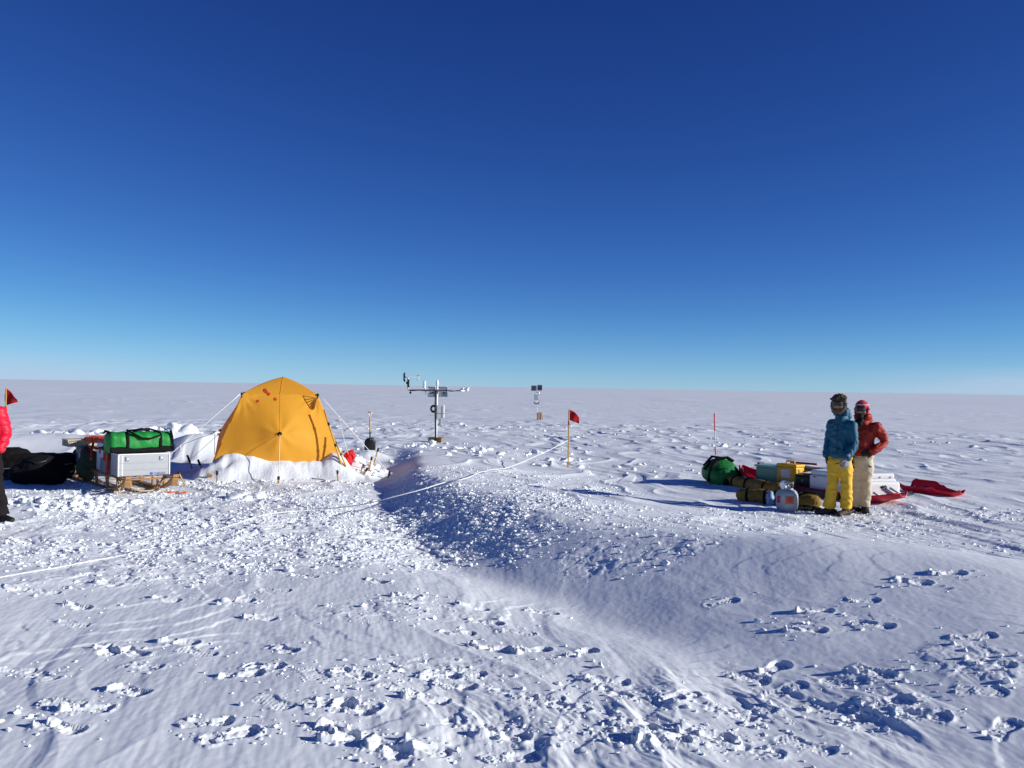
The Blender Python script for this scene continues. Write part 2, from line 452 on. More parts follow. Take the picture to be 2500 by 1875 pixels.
WX, WY = 0.19, -0.98           # wind direction the sastrugi follow
def detail(x, y, cell):
    """everything finer than the land's own shape"""
    r = np.hypot(x, y)
    a = x * WX + y * WY; b = x * -WY + y * WX
    def f(wl): return sstep(1.2, 3.0, wl / cell)
    tm = trampled(x, y) * np.clip(.75 + .9 * perlin(x * .9, y * .9, 21), 0, 1.2)
    warp = perlin(x * .5, y * .5, 31)
    # sastrugi: long ridges with a steep edge; the lee slope itself is smooth drifted snow
    ls, lA, lW = lee(x, y)
    calm = 1 - .8 * sstep(-.6, .1, ls) * sstep(1.9, 1.1, ls / lW) * sstep(.05, .2, lA)
    n1 = perlin(b * .9 + warp * .8, a * .22, 41)
    ridge = np.clip(1 - np.abs(n1) * 2.2, 0, 1) ** 2
    n2 = perlin(b * 2.6 + warp * 1.2, a * .55 + 9, 42)
    sharp = np.clip(n2 + .05, 0, 1); sharp = np.minimum(sharp * 3.5, .6 + sharp * .5)
    z = .016 * calm * (1 + sstep(8, 16, r)) * ridge * f(.8) + .011 * calm * (1 + sstep(8, 16, r)) * sharp * f(.5) * (1 - .5 * tm) * sstep(-.4, .4, perlin(x * .31, y * .31, 77) + .1)
    z = z + calm * .0020 * perlin(b * 11 + warp * 2, a * 1.6, 43) * f(.15) + calm * .0012 * perlin(b * 30, a * 6, 44) * f(.05)
    # thin wind crusts lying over each other: low curved steps
    tr = perlin(x * .42, y * .42, 81) * 6 + .5 * perlin(x * 2.2, y * 2.2, 82) + .12 * perlin(x * 9, y * 9, 83)
    tq = np.floor(tr) + sstep(.80, .97, tr - np.floor(tr))
    z = z + (1 - tm) * (.3 + .7 * calm) * .0085 * (tq - tr) * f(.12) * sstep(-.1, .2, perlin(x * .5, y * .5, 84))
    # wind-carved grooves in the near crust
    gz_ = sstep(1.3, .3, ((x - .9) / 1.7) ** 2 + ((y - 5.0) / 1.0) ** 2)
    ga = x * .38 - y * .92; gb = x * .92 + y * .38
    gw = gb + .10 * perlin(x * 1.7, y * 1.7, 94)
    g1 = perlin(gw * 4.2, ga * .9, 95); g2 = perlin(gw * 10, ga * 2.6, 96)
    z = z + gz_ * (.021 * np.minimum(np.clip(g1 + .1, 0, 1) * 3, .8) + .014 * np.clip(g2, 0, 1) + .006 * np.abs(perlin(gw * 22, ga * 8, 97))) * sstep(-.5, .2, perlin(x * 1.1, y * 1.1, 98))
    rz = sstep(1.2, .4, ((x - 5.2) / 3.0) ** 2 + ((y - 9.3) / 3.2) ** 2)
    r1 = perlin((b + .15 * warp) * 2.3, a * .26, 99)
    z = z + rz * calm * (.018 * np.minimum(np.clip(r1, 0, 1) * 3.2, .75) + .007 * perlin(b * 8, a * .8, 100))
    # the far plain: the same ridges, larger
    far = sstep(14, 40, r)
    n3 = perlin(b * .33 + warp, a * .10 + 4, 45)
    z = z + far * (.07 * np.clip(n3, 0, 1) * f(3.0) + .06 * np.clip(perlin(b * .8, a * .3, 46) - .30, 0, 1) * f(1.3) + .07 * np.minimum(np.clip(perlin(x * .55 + .2 * warp, y * 1.6, 101) - .12, 0, 1) * 2.5, .6) * f(.7) * sstep(-.2, .4, perlin(x * .12, y * .12, 102)) + .16 * np.clip(perlin(b * .12, a * .05, 47), 0, 1) * sstep(60, 150, r) * f(8))
    z = z + sstep(14, 30, r) * .06 * np.clip(perlin(x * 2.1, y * 1.8, 48) - .36, 0, 1) * f(.5) * sstep(-.1, .3, perlin(x * .17, y * .12, 49))
    # trampled, broken crust: plates, pits, crumbs
    c1 = perlin(x * 3.2, y * 3.2, 51); c2 = perlin(x * 7.5 + c1, y * 7.5, 52); c3 = perlin(x * 17, y * 17 + c2, 53); c4 = perlin(x * 38, y * 38, 54)
    plate = np.minimum(np.clip(c2 + .15, 0, 1) * 4, .7 + .3 * c2)
    z = z + tm * (.020 * c1 * f(.3) + .017 * plate * f(.14) + .011 * np.abs(c3) * f(.06) + .007 * np.abs(c4) * f(.026))
    z = z + (1 - tm) * (.0030 * perlin(x * 5, y * 5, 55) * sstep(-.1, .5, perlin(x * .8, y * .8, 56)) + .0010 * c3) * f(.06)
    return z

# ---- footprints pressed into the crust
PRINTS = []
def prints(lst, k, ox, oy, seed):
    rr = random.Random(seed)
    for x, y in lst:
        p = P0(ox + x * k, oy + y * k)
        hd = rr.choice([R(-12), R(168), R(-35), R(150), R(20)]) + rr.uniform(-.35, .35)
        PRINTS.append((p.x, p.y, hd, rr.uniform(.27, .33), *((rr.uniform(.006, .015), rr.random(), rr.uniform(.08, .27)) if rr.random() < .6 else (rr.uniform(.003, .007), rr.uniform(0, .5), rr.uniform(.02, .09)))))
prints([(75, 1105), (230, 1150), (350, 1320), (480, 1350), (330, 1460), (590, 1000), (740, 1010), (1100, 1020), (1000, 960), (1350, 1170), (1480, 1120), (1290, 1510), (1150, 1440), (1530, 1340), (1840, 1350), (1980, 1370),
        (1880, 1500), (1750, 1180), (1960, 1170), (1580, 1010), (800, 1100), (400, 860), (430, 770), (720, 1250), (1540, 680), (1330, 740), (930, 730), (60, 690), (1700, 600), (1050, 330), (1200, 590), (1450, 830), (250, 700), (600, 650)], .437, 0, 1150, 3)
prints([(730, 840), (1090, 830), (800, 920), (960, 975), (1040, 1080), (1290, 1100), (500, 1340), (700, 1190), (560, 1220), (350, 1300), (130, 1230), (720, 1470), (900, 1510), (490, 1590), (300, 1600), (930, 1620),
        (1070, 1330), (950, 1310), (1420, 1240), (1700, 1340), (1450, 1300), (400, 800), (420, 870), (240, 720), (130, 1390), (90, 1540), (660, 980), (820, 1060), (640, 1270), (1230, 1380), (1560, 1480), (1700, 1560), (1440, 1540)], .479, 800, 1080, 4)
prints([(400, 750), (950, 860), (900, 960), (1300, 970), (1230, 840), (700, 1120), (550, 1150), (780, 1230), (1300, 1210), (1130, 1230), (1900, 1100), (2000, 1250), (1950, 1380), (1050, 1350), (1380, 1370), (1200, 1430), (900, 1570),
        (600, 1370), (450, 1370), (1600, 1460), (2080, 1570), (150, 1280), (1540, 790), (1750, 770), (600, 1600), (300, 1500)], .4069, 1600, 1200, 5)

def stamp(X, Y, Z):
    r = np.hypot(X, Y)
    sel = np.where((r < 16) & (Y > 2))[0]
    sx = X[sel]; sy = Y[sel]; dz = np.zeros(len(sel))
    for (cx, cy, hd, ln, dep, q, tl) in PRINTS:
        m = np.where((np.abs(sx - cx) < .45) & (np.abs(sy - cy) < .45))[0]
        if not len(m): continue
        lx = sx[m] - cx; ly = sy[m] - cy
        u = (lx * math.cos(hd) + ly * math.sin(hd)) / (ln / 2); v = -lx * math.sin(hd) + ly * math.cos(hd)
        wd = .056 - .012 * np.cos((u + .15) * 4.2)
        e = np.hypot(np.maximum(np.abs(u) - .72, 0) * ln / 2 / .042, v / wd)      # 1 at the sole's edge
        n = perlin(sx[m] * 14, sy[m] * 14, 61); n2 = perlin(sx[m] * 34, sy[m] * 34, 62)
        inside = sstep(1.06 + .12 * n, .86 + .12 * n, e)
        tread = np.sign(np.sin(u * ln * 105) * np.sin(v * 130 + .8)) * .0017 * np.clip(.6 + n, 0, 1.2) + .002 * n2 if q < .34 else .005 * n2 + .008 * n
        heel = np.where(u < -.25, 1.15, np.where(u < -.1, .65, 1.0))
        rim = sstep(1.9, 1.1, e) * sstep(.9, 1.15, e)
        lean = np.clip(-tl * (lx - .02) * (.6 + .8 * (n > .1)), -.010, .045)                # tilt added to each print's floor so it faces the sun
        dz[m] += (-dep * heel + lean + tread) * inside + rim * (1 - inside) * (.002 + .010 * q * np.abs(n2) + .010 * q * np.clip(n, 0, 1))
    Z[sel] += dz
    return Z

def build_terrain():
    fine = np.linspace(R(-38), R(38), 1400)
    coarse = np.linspace(R(38), R(322), 110)[1:-1]
    az = np.concatenate([fine, coarse]); na = len(az)
    rad = [.35]
    for lim, k in ((3.9, 1.045), (12.5, 1.0019), (46, 1.0036), (300, 1.012), (9500, 1.06)):
        while rad[-1] < lim: rad.append(rad[-1] * k)
    rad = np.array(rad); nr = len(rad)
    rr, aa = np.meshgrid(rad, az, indexing='ij')
    X = (rr * np.sin(aa)).ravel(); Y = (rr * np.cos(aa)).ravel()
    step = np.gradient(rad); cell = np.repeat(np.maximum(step, rad * (fine[1] - fine[0])), na)
    Z = np.zeros(len(X))
    r = rr.ravel()
    near = r < 60
    Z[near] = H(X[near], Y[near])
    front = (np.abs(aa.ravel()) < R(50)) & (r > 1.2) | (aa.ravel() > R(310)) & (r > 1.2)
    front &= r < 700
    Z[front] += detail(X[front], Y[front], cell[front])
    Z = stamp(X, Y, Z)
    V = np.stack([X, Y, Z], 1)
    i = np.arange(nr - 1)[:, None] * na; j = np.arange(na)[None, :]; j2 = (j + 1) % na
    F = np.stack([i + j, i + na + j, i + na + j2, i + j2], -1).reshape(-1, 4)
    V = np.concatenate([V, [[0, 0, 0]]])
    o = mesh_np('snow_ground', V, F, SNOW)
    tag(o, kind='structure')
    return V, nr, na, rad, az

TV, TNR, TNA, TRAD, TAZ = build_terrain()
_grid = TV[:-1, 2].reshape(TNR, TNA)
def surf(x, y):
    """height of the finished snow surface (nearest grid node)"""
    x = np.asarray(x, float); y = np.asarray(y, float)
    i = np.clip(np.searchsorted(TRAD, np.hypot(x, y)), 0, TNR - 1)
    j = np.clip(np.round((np.arctan2(x, y) - R(-38)) / (TAZ[1] - TAZ[0])).astype(int), 0, 1399)
    return _grid[i, j]

# ---- loose snow: crumbs, clods and cut blocks, far too many to count
def build_rubble():
    ico = bmesh.new(); bmesh.ops.create_icosphere(ico, subdivisions=1, radius=1.0)
    bv = np.array([v.co[:] for v in ico.verts]); bf = np.array([[v.index for v in f.verts] for f in ico.faces]); ico.free()
    pts = []
    def scatter(n, cx, cy, rx, ry, smin, smax, rag=1.0, flat=.65):
        k = int(n)
        t = RNG.uniform(0, 2 * math.pi, k); q = np.sqrt(RNG.uniform(0, 1, k))
        x = cx + rx * q * np.cos(t); y = cy + ry * q * np.sin(t)
        keep = perlin(x * 1.3, y * 1.3, 71) + .5 * perlin(x * 4, y * 4, 72) > RNG.uniform(-.5, .55, k) * rag
        x, y = x[keep], y[keep]
        s = smin * (smax / smin) ** (RNG.uniform(0, 1, len(x)) ** 2.6)
        for a, b, c in zip(x, y, s): pts.append((a, b, c, flat))
    for cx, cy, rx, ry, a in TRAMPLED:
        scatter(1700 * a * rx * ry, cx, cy, rx * 1.1, ry * 1.1, .004, .026, 1.3)
        scatter(16 * a * a * rx * ry, cx, cy, rx, ry, .016, .055 if cy > 8 else .032)
    for (cx, cy, hd, ln, dep, q, tl) in PRINTS:
        k = int(6 + 46 * q * q)
        ox = math.cos(hd) * .12 * q; oy = math.sin(hd) * .12 * q
        for _ in range(k):
            t = random.uniform(0, 6.283); d = random.gauss(.13, .07)
            pts.append((cx + ox + d * math.cos(t) * 1.5, cy + oy + d * math.sin(t) * 1.1, random.uniform(.003, .009) * (1 + 1.6 * random.random() ** 4), .7))
    p = at(130, 1000, 12.6); scatter(1400, p.x, p.y, 1.2, .5, .010, .075, .8)
    p = at(190, 1000, 13.0); scatter(500, p.x, p.y, 1.0, .3, .015, .085, .8)
    p = at(585, 1218, 14.2); scatter(40, p.x, p.y, .35, .2, .05, .16, .4)
    for px, Y, rx, ry, n in ((190, 24.3, 1.4, .5, 500), (290, 25, 1.8, .7, 900), (430, 25.5, 1.9, .9, 1100), (330, 28, 3.0, 1.2, 900), (540, 26, 1.5, 1.0, 500), (560, 30, 2.0, 1.5, 500)):
        q = at(px, 1000, Y); scatter(n * .55, q.x, q.y, rx, ry, .05, .26, .6, .8)
    for px, Y, rx, ry, n in ((862, 18.1, .55, .35, 120), (885, 18.6, .5, .4, 90), (1090, 28.2, .9, .5, 90), (1035, 27.9, .5, .3, 40), (830, 17.4, .3, .25, 60)):
        q = at(px, 1000, Y); scatter(n, q.x, q.y, rx, ry, .015, .13, .6)
    for px, Y, rx, ry, n in ((1200, 38, 9, 6, 260), (1650, 32, 6, 5, 160), (2100, 30, 6, 6, 120), (1100, 24, 4, 3, 420), (1600, 20.5, 3, 2, 150)):
        q = at(px, 1000, Y); scatter(n, q.x, q.y, rx, ry, .02, .14, 1.0, .5)
    for k in range(-8, 9):
        q = Vector((-4.50, 17.25, 0)) + Vector((.966, .259, 0)) * (k * .2) + Vector((.259, -.966, 0)) * .68; scatter(45, q.x, q.y, .2, .2, .01, .06, .7)
    A = np.array(pts)
    # the larger clods get their own rounded, broken shapes
    big = A[:, 2] > .038
    ico = bmesh.new(); bmesh.ops.create_icosphere(ico, subdivisions=3, radius=1.0)
    gv = np.array([v.co[:] for v in ico.verts]); gf = np.array([[v.index for v in f.verts] for f in ico.faces]); ico.free()
    Bg = A[big]; A = A[~big]; BV = []; m_ = len(gv)
    for i, (x, y, s, fl) in enumerate(Bg):
        o_ = RNG.uniform(0, 90, 3)
        r_ = 1 + .38 * vnoise3(gv * 1.5 + o_, 5) + .20 * vnoise3(gv * 3.6 + o_, 6) + .07 * vnoise3(gv * 9 + o_, 7)
        q = gv * r_[:, None] * RNG.uniform(.7, 1.35, 3) * s; q[:, 2] *= fl
        for _ in range(2):      # a couple of flat broken faces
            nn = RNG.normal(size=3); nn /= np.linalg.norm(nn); dd = q @ nn; cut = .62 * s * fl; q -= np.clip(dd - cut, 0, None)[:, None] * nn * .85
        BV.append(q + np.array([x, y, float(surf(x, y)) + s * fl * .25]))
    o = mesh_np('snow_clods', np.concatenate(BV), (gf[None] + (np.arange(len(Bg)) * m_)[:, None, None]).reshape(-1, 3), SNOW, smooth=True)
    tag(o, kind='stuff'); print('clods', len(Bg))
    n = len(A); nv = len(bv)
    z = surf(A[:, 0], A[:, 1])
    sc = A[:, 2][:, None, None] * (1 + RNG.uniform(-.45, .45, (n, nv, 1)))
    ax = RNG.uniform(.65, 1.4, (n, 1, 3)); ax[:, 0, 2] *= A[:, 3]
    B = bv[None] * sc * ax
    th = RNG.uniform(0, 6.283, n); c, s = np.cos(th)[:, None], np.sin(th)[:, None]
    x = B[:, :, 0] * c - B[:, :, 1] * s; y = B[:, :, 0] * s + B[:, :, 1] * c
    V = np.stack([x + A[:, 0:1], y + A[:, 1:2], B[:, :, 2] + (z + A[:, 2] * .18)[:, None]], -1).reshape(-1, 3)
    F = (bf[None] + (np.arange(n) * nv)[:, None, None]).reshape(-1, 3)
    o = mesh_np('snow_rubble', V, F, SNOW, smooth=False)
    tag(o, kind='stuff')
    print('rubble', n)
build_rubble()
# ------------------------------------------------------------------ materials of the things
M = {}
M['tent'] = mat('tent_fabric', (.96, .49, .045), .65, var=.05, vscale=1.5, bump=.12, bscale=5, transl=.36, dist=.03)
M['patch'] = mat('red_patch', (.62, .05, .02), .7, var=.1)
M['black'] = mat('black_fabric', (.007, .007, .008), .8, var=.3, bump=.3, bscale=25, spec=.12)
M['blackplastic'] = mat('black_plastic', (.015, .015, .016), .4, var=.2)
M['rope'] = mat('white_rope', (.78, .77, .74), .8, var=.08, vscale=80)
M['cord'] = mat('grey_cord', (.16, .16, .18), .8)
M['bamboo'] = mat('bamboo', (.48, .29, .085), .55, var=.22, vscale=14)
M['yellowpole'] = mat('varnished_bamboo', (.70, .38, .06), .45, var=.18, vscale=12)
M['tape'] = mat('black_tape', (.012, .012, .012), .5)
M['wood'] = mat('sledge_wood', (.36, .19, .07), .55, var=.3, vscale=11, bump=.2, bscale=40)
M['hemp'] = mat('hemp_lashing', (.50, .43, .30), .9, var=.2, vscale=60)
M['alu'] = mat('aluminium_sheet', (.38, .39, .41), .5, .35, var=.06, vscale=5, bump=.06, bscale=9)
M['alutrim'] = mat('aluminium_trim', (.74, .74, .75), .45, .3, var=.05)
M['steel'] = mat('steel', (.45, .45, .46), .35, .9)
M['blue'] = mat('blue_print', (.03, .13, .50), .5)
M['green'] = mat('green_duffel', (.010, .23, .035), .55, var=.15, vscale=5, bump=.5, bscale=9, dist=.03)
M['greendark'] = mat('green_bag', (.010, .16, .030), .6, var=.18, vscale=5, bump=.5, bscale=9, dist=.03)
M['orange'] = mat('orange_tarp', (.72, .11, .02), .6, var=.2, bump=.6, bscale=12, dist=.03)
M['maroon'] = mat('dark_red_fabric', (.16, .018, .015), .8, var=.25, bump=.6, bscale=14, dist=.03)
M['cream'] = mat('cream_plastic', (.62, .55, .38), .5, var=.06)
M['clear'] = mat('cloudy_plastic', (.42, .50, .55), .25, var=.08, transl=.45)
M['whitepl'] = mat('white_plastic', (.80, .80, .79), .45, var=.03)
M['greypl'] = mat('grey_plastic', (.17, .175, .19), .5, var=.08)
M['olive'] = mat('olive_sack', (.05, .065, .03), .8, var=.25, bump=.5, bscale=10)
M['bluebag'] = mat('blue_plastic', (.015, .10, .55), .4, var=.1)
M['red'] = mat('red_fabric', (.62, .015, .02), .7, var=.12, bump=.5, bscale=12, dist=.03)
M['redstrap'] = mat('red_strap', (.45, .03, .02), .7)
M['flag'] = mat('red_flag', (.52, .012, .02), .75, var=.1, vscale=9, bump=.2, bscale=20, transl=.35)
M['tarp'] = mat('black_tarp', (.010, .0085, .008), .8, var=.3, bump=.4, bscale=6, dist=.04, spec=.12)
M['brown'] = mat('brown_board', (.27, .17, .085), .8, var=.25, vscale=9)
M['mast'] = mat('white_mast', (.78, .78, .76), .45, var=.05)
M['panelback'] = mat('panel_back', (.30, .33, .38), .5, var=.08, vscale=20)
M['cell'] = mat('solar_cells', (.055, .065, .085), .3, var=.2, vscale=30)
M['box'] = mat('weather_box', (.70, .70, .64), .5, var=.05)
M['boxgrey'] = mat('grey_enclosure', (.40, .44, .47), .5, var=.05)
M['pulk'] = mat('red_pulk', (.62, .022, .045), .4, var=.12, vscale=4, transl=.12)
M['pulkdark'] = mat('dark_red_pulk', (.28, .010, .022), .45, var=.15, vscale=4)
M['canvas'] = mat('sled_canvas', (.13, .105, .08), .85, var=.25, vscale=6, bump=.5, bscale=9)
M['yellowcase'] = mat('yellow_case', (.74, .40, .015), .45, var=.06)
M['paper'] = mat('paper_label', (.66, .66, .70), .7, var=.1, vscale=22)
M['mustard'] = mat('mustard_bag', (.25, .145, .018), .65, var=.2, vscale=7, bump=.6, bscale=12, dist=.03)
M['tank'] = mat('painted_tank', (.36, .38, .41), .45, var=.08, vscale=8)  # white tank greyed: the people's shade is put into its colour
M['hazard'] = mat('orange_label', (.62, .14, .03), .6, var=.2, vscale=26)
M['lightblue'] = mat('light_blue_wrap', (.22, .34, .55), .4, var=.2, bump=.6, bscale=20)
M['redpole'] = mat('red_pole', (.75, .06, .06), .5)
M['glass'] = mat('pale_pole', (.55, .68, .74), .3)
M['gpole'] = mat('grey_lid', (.20, .21, .25), .55, var=.1)
M['skin'] = mat('skin', (.42, .20, .13), .55, var=.12, vscale=20)
M['beard'] = mat('beard', (.14, .07, .035), .85, var=.3, vscale=50, bump=.8, bscale=90)
M['darkbeard'] = mat('dark_beard', (.035, .022, .016), .85, var=.3, vscale=50, bump=.8, bscale=90)
M['teal'] = mat('teal_jacket', (.003, .085, .145), .6, var=.10, vscale=6, bump=.35, bscale=16, dist=.02)
M['ypants'] = mat('yellow_trousers', (.70, .42, .025), .65, var=.08, vscale=6, bump=.4, bscale=14, dist=.02)
M['rjacket'] = mat('orange_red_jacket', (.31, .015, .005), .6, var=.10, vscale=6, bump=.35, bscale=16, dist=.02)
M['bpants'] = mat('beige_trousers', (.52, .45, .32), .7, var=.08, vscale=6, bump=.4, bscale=14, dist=.02)
M['boot'] = mat('brown_boot', (.055, .032, .022), .7, var=.35, vscale=14, bump=.4, bscale=20)
M['bootblack'] = mat('black_boot', (.014, .013, .013), .65, var=.3, vscale=14)
M['sole'] = mat('rubber_sole', (.02, .018, .016), .8)
M['fur'] = mat('brown_fur', (.075, .055, .038), .95, var=.5, vscale=45, bump=1.0, bscale=110, dist=.02)
M['furgrey'] = mat('grey_fur', (.17, .155, .13), .95, var=.4, vscale=45, bump=1.0, bscale=110, dist=.02)
M['lens'] = mat('goggle_lens', (.03, .035, .04), .2, var=.1, spec=.3)
M['knit'] = mat('pink_knit', (.50, .035, .07), .9, var=.5, vscale=28, bump=.6, bscale=60)
M['glovegrey'] = mat('grey_glove', (.27, .27, .30), .85, var=.2, vscale=20, bump=.5, bscale=40)
M['glovedark'] = mat('dark_glove', (.06, .055, .06), .85, var=.3, vscale=20, bump=.5, bscale=40)
M['gloveblack'] = mat('black_glove', (.025, .018, .015), .8, var=.3)
M['puffer'] = mat('red_puffer', (.68, .008, .035), .5, var=.08, vscale=8, bump=.25, bscale=25, dist=.02)
M['blackpants'] = mat('black_trousers', (.010, .008, .009), .8, var=.25, bump=.4, bscale=14, spec=.15)
# ------------------------------------------------------------------ wooden sledge and its load
d_ = Vector((-.64, .77, 0)).normalized()
SL_ROT = math.atan2(d_.y, d_.x)
SL_O = Vector((-5.99, 14.53, 0)); SL_O.z = gz(-6.6, 15.2) + .01
SL_M = Matrix.Translation(SL_O) @ Matrix.Rotation(SL_ROT, 4, 'Z')
def sl(x, y, z): return SL_M @ Vector((x, y, z))
def slthing(name, label, cat, x, y, z, dr=0.0, group=None):
    return thing(name, label, cat, sl(x, y, z), SL_ROT + dr, group)

sled = thing('wooden_sledge', 'long wooden expedition sledge with upturned runners and rope lashings, loaded with boxes and bags', 'sledge', SL_O, SL_ROT)
def runner_pts():
    P = []
    for i in range(29):
        x = -.40 + 4.0 * i / 28
        z = .015 + .27 * max(0, (.5 - x) / .90) ** 1.9 + .30 * max(0, (x - 2.75) / .85) ** 1.8
        P.append((x, z))
    return P
for sy in (.37, -.37):
    b = MB(); pts = runner_pts(); vs = []; fs = []
    for (x, z) in pts:
        for dy in (-.045, .045):
            for dz in (0, .042):
                vs.append((x, sy + dy, z + dz))
    for i in range(len(pts) - 1):
        k = i * 4
        for a_, b_ in ((0, 1), (1, 3), (3, 2), (2, 0)): fs.append((k + a_, k + b_, k + 4 + b_, k + 4 + a_))
    fs += [(0, 2, 3, 1), (k + 4, k + 5, k + 7, k + 6)]
    b.add(vs, fs, False); b.build('runner', M['wood'], sled)
    for x in (.18, .75, 1.4, 2.05, 2.7, 3.15):
        zz = np.interp(x, [p[0] for p in pts], [p[1] for p in pts])
        b = MB(); b.box((x, sy, (zz + .25) / 2), (.06, .035, .25 - zz + .02), .006); b.build('upright', M['wood'], sled)
    b = MB(); b.box((1.47, sy * .98, .262), (3.6, .05, .03), .006); b.build('side_rail', M['wood'], sled)
for x in (.02, .75, 1.4, 2.05, 2.7, 3.15):
    b = MB(); b.box((x, 0, .236), (.045, .78, .024), .006)
    b.build('crossbar', M['wood'], sled)
b = MB()
for y in (-.26, -.09, .09, .26): b.box((1.62, y, .276), (3.2, .085, .016), .003)
b.build('deck', M['wood'], sled)
for sy in (.37, -.37):     # broad blocks at the near end of each runner
    b = MB(); b.box((-.33, sy, .205), (.03, .115, .135), .015, Matrix.Rotation(R(-28), 4, 'Y')); b.build('end_block', M['wood'], sled)
def each(name, m, parent, *tubes):
    for a in tubes:
        b = MB(); b.tube(*a[:3], **(a[3] if len(a) > 3 else {})); b.build(name, m, parent)
each('bow', M['wood'], sled, *[([(.03, .34 * s_, .245), (.015, .27 * s_, .16), (.01, .20 * s_, .085), (.02, .08 * s_, .06), (.03, 0, .058)], .014, 8) for s_ in (1, -1)])
each('brace', M['wood'], sled, ([(.0, .22, .20), (-.02, .20, .05)], .016, 8), ([(.0, -.20, .22), (.03, -.24, .10), (.12, -.25, .03)], .02, 8))
each('lashing_rope', M['hemp'], sled, ([(-.06, .33, .22), (-.08, .24, .12), (-.10, .10, .055), (-.10, -.06, .05), (-.06, -.16, .07), (-.02, -.20, .2)], .011, 6),
 ([(.0, .36, .24), (-.10, .42, .10), (-.16, .44, .02)], .009, 6), ([(.1, .40, .25), (-.04, .43, .14), (-.02, .38, .03)], .009, 6), ([(.02, -.30, .23), (.06, -.22, .11), (.10, -.16, .06)], .008, 6),
 *[([(x - .06, .40, .04), (x, .40, .20), (x + .08, .39, .26)], .007, 6) for x in (.75, 1.4, 2.05, 2.7)], *[([(x - .2, .37, .25), (x + .0, .42, .13), (x + .2, .37, .05)], .006, 6) for x in (.75, 1.4, 2.05, 2.7)])

# aluminium case
t = slthing('aluminium_case', 'riveted aluminium case with two latches and blue lettering on the near sledge end', 'case', .245, 0, .286)
b = MB(); b.box((0, 0, .176), (.42, .81, .35), .012); b.build('case_body', M['alu'], t)
b = MB()
for z in (.11, .22): b.box((-.2135, 0, z), (.006, .78, .012), .002)
b.build('pressed_rib', M['alu'], t)
b = MB(); b.box((0, 0, .358), (.44, .83, .022), .006); b.build('lid_rim', M['alutrim'], t)
for sy in (-.405, .405):
    b = MB(); b.box((-.208, sy, .176), (.022, .022, .345), .004); b.build('corner_trim', M['alutrim'], t)
b = MB(); b.box((-.2105, .345, .178), (.003, .024, .32))
for k in range(9): b.box((-.2135, .345, .03 + k * .036), (.006, .02, .014), .003)
b.build('rivet_strip', M['alutrim'], t)
b = MB(); b.box((-.15, .4055, .178), (.02, .002, .32))
for k in range(9): b.box((-.15, .4075, .03 + k * .036), (.012, .004, .014), .002)
b.build('rivet_strip', M['alutrim'], t)
for y in (.27, -.27):
    b = MB(); b.box((-.217, y, .285), (.012, .058, .072), .004); L_ = b.build('latch', M['steel'], t)
    b = MB(); b.box((-.225, y - .004, .288), (.012, .026, .034), .004); b.build('latch_tongue', M['alutrim'], L_)
b = MB(); b.box((-.2120, -.115, .035), (.003, .045, .04)); b.build('blue_square', M['blue'], t)
def lettering(txt, size, name, m, parent, loc, rot, ext=.0015):
    cu = bpy.data.curves.new(name, 'FONT'); cu.body = txt; cu.size = size; cu.extrude = ext; cu.resolution_u = 2
    o = bpy.data.objects.new(name, cu); COL.objects.link(o)
    me = bpy.data.meshes.new_from_object(o.evaluated_get(bpy.context.evaluated_depsgraph_get()))
    bpy.data.objects.remove(o); me.materials.clear(); me.materials.append(m)
    o = bpy.data.objects.new(name, me); COL.objects.link(o); o.parent = parent; o.location = loc; o.rotation_euler = rot
    return o
lettering('ZARGES', .052, 'blue_lettering', M['blue'], t, (-.2125, -.155, .016), (R(90), 0, R(-90)))
b = MB(); b.tube([(.0, -.42, .23), (.0, -.455, .20), (.0, -.455, .16), (.0, -.42, .13)], .022, 8); b.build('red_handle', M['redstrap'], t)

